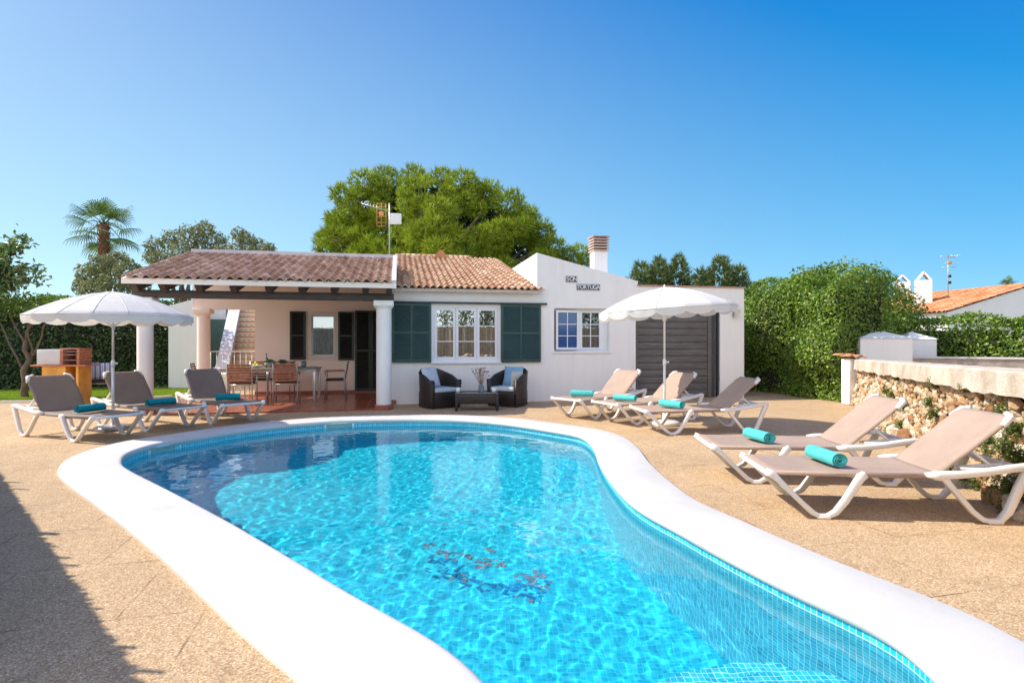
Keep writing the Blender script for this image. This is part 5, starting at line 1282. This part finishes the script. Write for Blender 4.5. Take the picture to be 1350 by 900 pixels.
# broadleaf tree at the left edge
BROAD = leaf_mat('broad_leaf', [(0, (.06, .12, .04)), (.6, (.14, .23, .07)), (1, (.30, .38, .15))], .35, .3, (.15, .28, .03), .8, .7, 1.25, .6)
e = empty('broadleaf_tree', (-12.6, 13.2, 0), 0, 'airy broadleaf tree with arching branches at the left edge', 'tree'); q = random.Random(9); rng = np.random.default_rng(9)
mb = MB(); limb(mb, (0, 0, 0), (.1, .1, 2.2), .16, .10, q, 5, 9); VS = []
for k in range(34):
    Y_ = 13.2+q.uniform(-.6, .6); tx, ty = q.uniform(-40, 66), q.uniform(306, 385)
    if tx > 20 and ty < 306+(66-tx)*.0+max(0, (tx-50))*2: ty += 15
    if 30 < tx and 330 < ty < 342: ty += 20
    a = Vector((.1, .1, 2.0)); c_ = at(tx, ty, Y_)-Vector((-12.6, 13.2, 0)); mid_ = a.lerp(c_, .55)+Vector((0, 0, .35))
    pts_ = [a, a.lerp(mid_, .5), mid_, mid_.lerp(c_, .5)+Vector((0, 0, .08)), c_]; mb.tube(pts_, [.04, .03, .018, .012, .005], 6)
    for s in range(1, 5):
        for _ in range(26 if s > 2 else 12):
            t = q.random(); p_ = pts_[s-1].lerp(pts_[s], t); VS.append(tuple(p_+Vector((q.gauss(0, .07), q.gauss(0, .07), q.gauss(-.03, .08)))))
VS = np.array(VS); v, f = leaves(VS, np.tile([0, 0, .8], (len(VS), 1)), .15, .42, rng, .8); o = np_mesh('crown', v, f, BROAD); o.parent = e; mb.build('trunk', BARK, e)
bl = [pxb(x_, y_, 13.6, r_, .9) for x_, y_, r_ in [(10, 400, 22), (45, 402, 18), (78, 400, 14), (-20, 395, 22), (60, 395, 10)]]
shrub('hedge_top_shrub', bl, HEDGE_B, 'sunlit bright green shrub tops above the dark left hedge', 330, .08, 61)

# fan palm
def fan_palm(loc, h, Rf, lab, seed, nf=26, tr_=.2):
    e = empty('fan_palm', loc, 0, lab, 'palm tree'); q = random.Random(seed); mb = MB()
    t_ = MB(); n = 16; t_.tube([(0, 0, h*i/n) for i in range(n+1)], [tr_*(1.15-.35*i/n)*(1+.10*(i % 2)) for i in range(n+1)], 12)
    for k in range(160):
        a = k*2.4; z = h*(.55+.45*k/160); r = tr_*.9; t_.bar([(r*math.cos(a), r*math.sin(a), z), (r*1.35*math.cos(a), r*1.35*math.sin(a), z+.16)], .05, .02, side=(-math.sin(a), math.cos(a), 0))
    t_.build('trunk', pm('palm_trunk_fibre', (.26, .13, .07), .95, .3, 9, 30, .6), e)
    for k in range(nf):
        az = k*2.39996+q.uniform(-.2, .2); el = R(78)-R(120)*(k/nf)**.9; d = Vector((math.cos(az)*math.cos(el), math.sin(az)*math.cos(el), math.sin(el)))
        L = Rf*.5*q.uniform(.7, 1.2); droop = Vector((0, 0, -.16*Rf*(math.cos(el)))); base = Vector((0, 0, h)); hub = base+d*L+droop
        mb.tube([base, base+d*L*.5, hub], [.022, .016, .012], 5)
        side = d.cross(Vector((0, 0, 1))); side = side.normalized() if side.length > .05 else Vector((1, 0, 0)); up = side.cross(d).normalized()
        ns = 26
        for s in range(ns):
            an = R(-105)+R(210)*s/(ns-1); ll = Rf*.56*(.75+.25*math.cos(an*.8))*q.uniform(.92, 1.05); v1 = (d*math.cos(an)+side*math.sin(an)+up*.10*math.cos(an*2)).normalized()
            w_ = (side*math.cos(an)-d*math.sin(an)).normalized()*ll*.034
            p1 = hub+v1*ll*.55; p2 = hub+v1*ll*.85+Vector((0, 0, -.16*ll)); p3 = hub+v1*ll*.98+Vector((0, 0, -.42*ll))
            mb.add([hub, p1-w_+Vector((0, 0, -.06*ll)), p1+w_+Vector((0, 0, -.06*ll)), p2-w_*.6, p2+w_*.6, p3], [(0, 1, 2), (1, 3, 4, 2), (3, 5, 4)])
    mb.build('crown', leaf_mat('palm_leaf'+str(seed), [(0, (.05, .10, .03)), (.6, (.10, .17, .04)), (1, (.22, .28, .08))], .75, .25, (.2, .3, .04), 1.2, .8, 1.2, .15), e)
    return e
Y = 24; c_ = at(137, 296, Y); fan_palm((c_.x, c_.y, 0), c_.z, 1.55, 'fan palm with a shaggy trunk standing above the grey green tree', 4, 15)
Y = 48; c_ = at(1328, 374, Y); fan_palm((c_.x, c_.y, 0), c_.z, .8, 'small distant fan palm top beyond the neighbouring roof', 6, 14, .15)

# lawn
lw = [(-30, 11.6), (-9.2, 12.9), (-8.4, 14.0), (-8.6, 17), (-30, 17.0)]
m, nt, out = nmat('lawn_soil'); b = principled(nt, out); nt.links.new(ramp(nt, noise(nt, world_pos(nt), 3, 5), [(.3, (.18, .28, .02)), (.7, (.26, .36, .03))]).outputs[0], b.inputs['Base Color']); b.inputs['Roughness'].default_value = .95
lm = MB().prism([(x, y) for x, y in lw], .0, .02, axis='z').build('lawn', m); lm['kind'] = 'structure'
rng = np.random.default_rng(2); n = 90000; X_ = rng.uniform(-16, -8.3, n); Y_ = rng.uniform(11.6, 16.6, n); k_ = inside_np(X_, Y_, np.array(lw)); X_, Y_ = X_[k_], Y_[k_]
P = np.stack([X_, Y_, np.full(len(X_), .018)], 1); v, f = needles(P, np.tile([0, 0, 1.], (len(P), 1)), .05, .012, rng, 1, .35)
g_ = np_mesh('lawn_grass', v, f, leaf_mat('grass_blade', [(0, (.20, .30, .02)), (1, (.40, .50, .06))], .6, .35, (.3, .45, .04), .8, .85, 1.15)); tag(g_, 'short bright green lawn grass beside the hedge', 'grass', kind='stuff')
kb = MB()
for (x0, y0), (x1, y1) in zip(lw[:2], lw[1:3]):
    L = math.hypot(x1-x0, y1-y0); M_ = T(x0, y0) @ RotZ(math.atan2(y1-y0, x1-x0)); kb.box(0, L, -.10, -.0, 0, .05, M=M_)
kb = kb.build('lawn_kerb', pm('kerb_stone', (.60, .55, .48), .85, .12, 4)); kb['kind'] = 'structure'
# far background greenery masses left & right so the horizon is closed
FAR = leaf_mat('far_tree_leaf', [(0, (.03, .055, .02)), (1, (.09, .12, .04))], .7, .2, (.1, .16, .03), .3, .7, 1.3)
q = random.Random(31)
for k, (x, y, h, lab) in enumerate([(-34, 30, 4.4, 'far dark bush mass beyond the hedge at the left edge'), (-27, 34, 4.2, 'far bush left of the fan palm'), (22, 36, 3.4, 'far tree between the tall hedge and the neighbouring house')]):
    bl = [(x+q.uniform(-3, 3), y+q.uniform(-1.5, 1.5), h*q.uniform(.4, .8), 1.6, 1.4, h*.22) for _ in range(12)]
    tree('background_tree', (x, y, 0), bl, FAR, lab, 'tree', 'background trees', ('leaf', .3, .5), 22, .2, 70+k, .5)
# ------------------------------------------------------------------ rubble garden wall on the right
A = Vector((7.38, 12.1, 0)); B = Vector((3.55, 2.9, 0)); hA, hB = .99, 1.15
sw_ = empty('rubble_stone_wall', A, 0, 'tan rubble stone garden wall with a thick pale cap behind the right loungers', 'wall')
d_ = (B-A); L = d_.length; t = d_/L; n = Vector((-t.y, t.x, 0)); n = n if n.x < 0 else -n     # n faces the patio (towards -x)
M_ = Matrix(((t.x, n.x, 0, 0), (t.y, n.y, 0, 0), (0, 0, 1, 0), (0, 0, 0, 1)))       # local x along the wall, y to the patio
def hw(s): return hA+(hB-hA)*s/L
CAPM = pm('sandy_wall_cap', (.50, .40, .29), .9, .22, 2.2, 30, .8, .015, col2=(.58, .51, .42))
cm = MB(); ns = 60; vs = []
q = random.Random(12)
for i in range(ns+1):
    s = L*i/ns; h = hw(s); j = [q.uniform(-.012, .012) for _ in range(6)]
    for (y, z) in ((-.36, h-.23), (-.36, h-.02+j[0]*.5), (-.33+j[1], h+j[2]*.4), (.06+j[3], h+j[2]*.4), (.10+j[4], h-.02), (.11+j[4], h-.22+j[5]*2)): vs.append(M_ @ Vector((s, y, z)))
cm.add(vs, [(i*6+k, i*6+(k+1) % 6, (i+1)*6+(k+1) % 6, (i+1)*6+k) for i in range(ns) for k in range(6)]+[tuple(range(6)), tuple(ns*6+k for k in range(6))], 0, False)
cm.build('wall_cap', CAPM, sw_)
MB().prism([(0, 0), (L, 0), (L, hw(L)-.2), (0, hw(0)-.2)], -.34, -.02, M=M_).build('wall_core', pm('earth_mortar', (.16, .10, .055), .95, .3, 6, 30, .6, .02), sw_)
m, nt, out = nmat('rubble_stones'); b = principled(nt, out); g = nt.nodes.new('ShaderNodeNewGeometry')
r = ramp(nt, g.outputs['Random Per Island'], [(0, (.34, .16, .07)), (.18, (.50, .31, .16)), (.45, (.60, .45, .28)), (.75, (.66, .55, .40)), (1, (.76, .69, .57))])
r2 = ramp(nt, noise(nt, g.outputs['Position'], 11, 6, .7), [(.3, (.45, .38, .32)), (.5, (.90, .87, .83)), (.7, (1.18, 1.15, 1.10))])
r3 = ramp(nt, noise(nt, g.outputs['Position'], 4, 5, .7), [(.55, (0, 0, 0)), (.7, (.4, .4, .4))])
c = mixc(nt, 1, r.outputs[0], r2.outputs[0], 'MULTIPLY'); c = mixc(nt, r3.outputs[0], c, (.50, .24, .10)); nt.links.new(c, b.inputs['Base Color']); b.inputs['Roughness'].default_value = .9
nt.links.new(bumpn(nt, noise(nt, g.outputs['Position'], 26, 6, .7), .9, .02), b.inputs['Normal']); STONE = m
def rock(mb, c, r, q, sub=2, ax=None):
    bm = bmesh.new(); bmesh.ops.create_icosphere(bm, subdivisions=sub, radius=1); o = Vector((q.uniform(0, 99), q.uniform(0, 99), q.uniform(0, 99)))
    sc_ = (r*q.uniform(.8, 1.45), r*q.uniform(.65, .9), r*q.uniform(.65, 1.05)); rot = Matrix.Rotation(q.uniform(-.5, .5), 3, 'Y') @ Matrix.Rotation(q.uniform(-.4, .4), 3, 'Z')
    cuts = [(Vector((q.gauss(0, 1), q.gauss(0, 1), q.gauss(0, 1))).normalized(), q.uniform(.5, .8)) for _ in range(6)]
    for v in bm.verts:
        p = v.co.copy()
        for nn, dd in cuts:
            e = p.dot(nn)-dd
            if e > 0: p -= nn*e
        p *= 1+.16*mnoise.noise(p*2.6+o)+.05*mnoise.noise(p*7+o)
        v.co = rot @ Vector((p.x*sc_[0], p.y*sc_[1], p.z*sc_[2]))
    mb.bm(bm, 0, M_ @ T(*c), False)
st = MB(); q = random.Random(77)
s = 0.0
while s < L:
    h = hw(s)-.24; foot = .10+.04*min(1, s/5.0)        # the face spills outwards at its foot
    z = .0
    while z < h:
        f = z/h; y = -.02+foot*(1-f)**1.6+q.uniform(-.02, .03); r = q.uniform(.035, .088)*(1.25 if f < .3 else 1)
        rock(st, (s+q.uniform(-.04, .04), y, z+r*.6), r, q, 1); z += r*1.1
    s += .095
for k in range(60):
    s = L*(.35+.6*q.random()); r = q.uniform(.05, .17); rock(st, (s, .14+.03*min(1, s/6)+q.uniform(-.08, .08), r*.35), r, q)
st.build('rubble_stones', STONE, sw_)
# white rendered end of the wall with clay tiles
ep = empty('white_wall_end', (7.33, 12.30, 0), R(8), 'short crooked whitewashed pier closing the rubble wall against the hedge', 'pier')
MB().rbox(-.12, .12, -.10, .16, 0, 1.0, .03).build('pier', WHITE, ep)
tm = MB(); tiles(tm, I4, -.2, .2, -.16, 1.02, .3, 1.06, .2, .3); tm.build('clay_tiles', TILE3, ep)

# weeds growing from the wall, each tuft its own plant
WEED = leaf_mat('weed_leaf', [(0, (.06, .10, .02)), (.6, (.11, .17, .04)), (1, (.22, .26, .07))], .85, .3, (.2, .32, .04), 3, .8, 1.2, .1)
rng = np.random.default_rng(8); wp = []
def tuft(P, r, n, sz):
    e = rng.normal(size=(n, 3))*r*np.array([1, .6, .8]); return np.array(P)+e
tl = [(1176, 520, .10), (1190, 535, .14), (1232, 545, .13), (1225, 530, .10), (1188, 560, .12), (1232, 505, .10), (1273, 510, .08), (1323, 545, .14), (1340, 565, .10), (1167, 582, .12), (1175, 598, .12), (1168, 515, .08), (1182, 498, .07), (1300, 580, .15), (1325, 590, .15), (1255, 645, .13), (1270, 655, .15), (1290, 665, .16), (1320, 675, .16), (1340, 672, .16), (1245, 622, .10), (1335, 640, .16), (1310, 615, .13), (1150, 565, .08), (1205, 612, .12), (1345, 600, .12)]
for i, (px, py, r) in enumerate(tl):
    # intersect the view ray with the wall face
    k = (px-675)/F; best = None
    for s100 in range(0, 1100, 4):
        s = s100/100
        if s > L: break
        p = A+t*s
        X_, Y_ = p.x, p.y
        if best is None or abs(X_/Y_-k) < best[0]: best = (abs(X_/Y_-k), s)
    s = best[1]; h = hw(s)-.24; foot = .10+.04*min(1, s/5.0)
    # refine with foot offset
    for _ in range(6):
        p = A+t*s; z = CH+(450-py)/F*p.y; z = max(.03, z); f = min(1, z/h); y = -.02+foot*(1-f)**1.6+.08; w_ = A+t*s+n*y
        s = max(0, min(L, s+(w_.x/w_.y-k)*-3.0 if False else s))
        break
    # solve along s so that offset point projects on px
    bs = min((abs(((A+t*(j/50)).x+n.x*y)/((A+t*(j/50)).y+n.y*y)-k), j/50) for j in range(int(L*50)))[1]
    w_ = A+t*bs+n*y; z = max(.04, CH+(450-py)/F*w_.y)
    e = empty('wall_weed', (w_.x, w_.y, z), 0, None, 'weed', 'weeds on the rubble wall')
    P = tuft((0, 0, 0), r*.42, int(2600*r), .05); v, f_ = leaves(P, np.tile([n.x, n.y, .6], (len(P), 1)), .034, .4, rng, .9); o = np_mesh('leaves', v, f_, WEED); o.parent = e
    wp.append((e, px, py))
hgt = lambda py: 'near the top of' if py < 530 else ('halfway up' if py < 575 else 'at the foot of')
ORD = ['', 'second ', 'third ', 'fourth ', 'fifth ', 'sixth ', 'seventh ', 'eighth ', 'ninth ', 'tenth ', 'eleventh ', 'twelfth ', 'thirteenth ', 'fourteenth ', 'fifteenth ', 'sixteenth ', 'seventeenth ', 'eighteenth ']
for band in ('near the top of', 'halfway up', 'at the foot of'):
    for i, (e, px, py) in enumerate(sorted([w for w in wp if hgt(w[2]) == band], key=lambda w: w[1])):
        e['label'] = '%s weed tuft %s the rubble wall, counted from its far end' % (('first ' if i == 0 else ORD[i]).strip(), band); e['category'] = 'weed'
# white meter housings behind the wall
def housing(loc, rz, w, dpt, h, hp, lab):
    e = empty('meter_housing', loc, rz, lab, 'utility housing', 'white utility housings'); MB().box(-w/2, w/2, -dpt/2, dpt/2, 0, h).build('body', WHITE, e)
    k = .03; MB().add([(-w/2-k, -dpt/2-k, h), (w/2+k, -dpt/2-k, h), (w/2+k, dpt/2+k, h), (-w/2-k, dpt/2+k, h), (0, 0, h+hp)], [(0, 1, 2, 3), (0, 4, 1), (1, 4, 2), (2, 4, 3), (3, 4, 0)]) if False else None
    r_ = MB(); r_.add([(-w/2-k, -dpt/2-k, h+.002), (w/2+k, -dpt/2-k, h+.002), (w/2+k, dpt/2+k, h+.002), (-w/2-k, dpt/2+k, h+.002), (0, 0, h+hp)], [(3, 2, 1, 0), (0, 1, 4), (1, 2, 4), (2, 3, 4), (3, 0, 4)]); r_.build('roof', WHITE, e)
    MB().box(w/2+.001, w/2+.012, -.08, .06, h*.72, h*.84).build('vent', DARKC, e); return e
p = at(1167, 470, 13.0); housing((p.x, 13.3, 0), R(-9), 1.08, .9, CH+(450-446)/F*12.9, .20, 'larger white housing with a pyramid cap behind the wall end')
p = at(1222, 470, 13.6); housing((p.x-.02, 14.1, 0), R(-9), .66, .9, CH+(450-447)/F*13.7, .19, 'smaller white housing with a pyramid cap right of the larger one')
e = empty('low_boundary_wall', (9.75, 13.2, 0), R(-30), 'low weathered boundary wall beyond the utility housings', 'wall'); MB().box(-.6, 1.9, -.1, .1, 0, .98).build('wall_slab', pm('weathered_wall', (.36, .31, .27), .9, .3, 4), e); MB().box(-.62, 1.92, -.13, .13, .982, 1.02).build('coping', MORT, e)

# ------------------------------------------------------------------ neighbouring house
nb = empty('neighbour_house', (0, 0, 0), 0, 'neighbouring white house with an orange tiled roof beyond the right hedge', 'house')
# corner of the eave at (1203..1249, 411); the shaded gable faces the viewer
Yc = 24.0
c0 = at(1249, 411, Yc); c1 = at(1350+60, 359, Yc+3.0)
g0 = Vector((18.37, 24, 0)); g1 = Vector((22.6, 24.5, 0)); t2 = (g1-g0).normalized(); Lg = (g1-g0).length
back = Vector((-.16, .986, 0)).normalized()
def rp(s, b_, z): p = g0+t2*s+back*b_; return (p.x, p.y, z)
z0 = 2.65; z1 = 3.88; Ln = 6.5
NW = MB(); NW.add([rp(0, 0, 0), rp(Lg, 0, 0), rp(Lg, 0, z1-.05), rp(0, 0, z0-.05), rp(0, Ln, 0), rp(Lg, Ln, 0), rp(Lg, Ln, z1-.05), rp(0, Ln, z0-.05)], [(0, 1, 2, 3), (5, 4, 7, 6), (0, 3, 7, 4), (1, 5, 6, 2), (3, 2, 6, 7), (0, 4, 5, 1)])
NW.build('wall', WHITE, nb)
RM = Matrix(((back.x, t2.x, 0, g0.x), (back.y, t2.y, 0, g0.y), (0, 0, 1, 0), (0, 0, 0, 1)))
tm = MB(); tiles(tm, RM, -.12, Ln, -.15, z0-.02, Lg, z1+.02, .24, .42, .04); tm.build('roof', TILE3, nb)
def nchim(px, pyt, pyb, Y, lab, w_=.62, dpt=.62):
    p = at(px, pyb, Y); zt = CH+(450-pyt)/F*Y; zb = p.z-1.6; c_ = MB(); zz = zt-.42
    c_.prism([(-w_/2, 0), (w_/2, 0), (w_/2, zz-zb), (-w_/2, zz-zb)], -dpt/2, dpt/2)
    c_.prism([(-w_/2, zz-zb), (-w_/2+.1, zz-zb), (.02, zt-zb-.1), (0, zt-zb)], -dpt/2, dpt/2); c_.prism([(w_/2-.1, zz-zb), (w_/2, zz-zb), (0, zt-zb), (-.02, zt-zb-.1)], -dpt/2, dpt/2)
    o = c_.build('chimney', WHITE, nb); o.location = (p.x, p.y, zb); o.rotation_euler = (0, 0, R(-28)); return o
nchim(1217, 358, 392, 27.0, ''); nchim(1189, 362, 385, 31, '', .7, .6)
q_ = at(1250, 385, 27); antenna((q_.x, q_.y, q_.z-.6), R(-10), .6+(385-335)/F*26, 'tall television mast on the neighbouring orange roof', 1)

# ------------------------------------------------------------------ reed screen and low stone wall behind / left of the viewer (shades the near left paving, mirrored in the windows)
REED = pm('reed_screen', (.50, .37, .22), .9, .25, 6, 30, .2, island=.35)
def reed(p0, p1, h, lab, seed, base=0, step=.022):
    p0, p1 = Vector((*p0, 0)), Vector((*p1, 0)); d_ = p1-p0; L = d_.length; q = random.Random(seed); e = empty('reed_screen', p0, math.atan2(d_.y, d_.x), lab, 'fence', 'reed screens')
    mb = MB(); s = 0
    while s < L:
        x = s; hh = h+q.gauss(0, .018)+(q.random() < .04)*q.uniform(.05, .22); mb.box(x, x+step*1.04 if q.random() > .10 else x+step*.5, -.008, .008, base, hh); s += step
    mb.build('reeds', REED, e); r_ = MB()
    for z in (.4, 1.0, 1.6): r_.box(0, L, -.02, -.01, z, z+.03)
    r_.build('rail', BARK, e); return e
reed((-7.4, 6.32), (-2.62, 1.80), 1.95, 'cane screen left of the pool outside the picture', 3)
reed((-6, -4.5), (17, -4.5), 2.15, 'cane screen behind the viewer seen only in the window panes', 4, .5)
rb = empty('low_rubble_bank', (0, -3.9, 0), 0, 'low rubble bank in front of the cane screen mirrored in the windows', 'wall'); M_ = Matrix.Identity(4); mb = MB(); q = random.Random(6)
for k in range(420):
    r = q.uniform(.12, .22); rock(mb, (q.uniform(1, 13), q.uniform(-.3, .4), q.uniform(0, .62)), r, q, 1)
mb.build('rubble_stones', STONE, rb)
rg = np.random.default_rng(77); bl = [(rg.uniform(4, 15), -8+rg.uniform(-1, 1), rg.uniform(2.4, 4.6), 1.0, 1.0, .8) for _ in range(30)]
tree('garden_tree', (8, -8, 0), bl, OLIVE, 'dark tree behind the viewer mirrored in the window panes', 'tree', None, ('leaf', .2, .4), 50, .25, 90, .5)
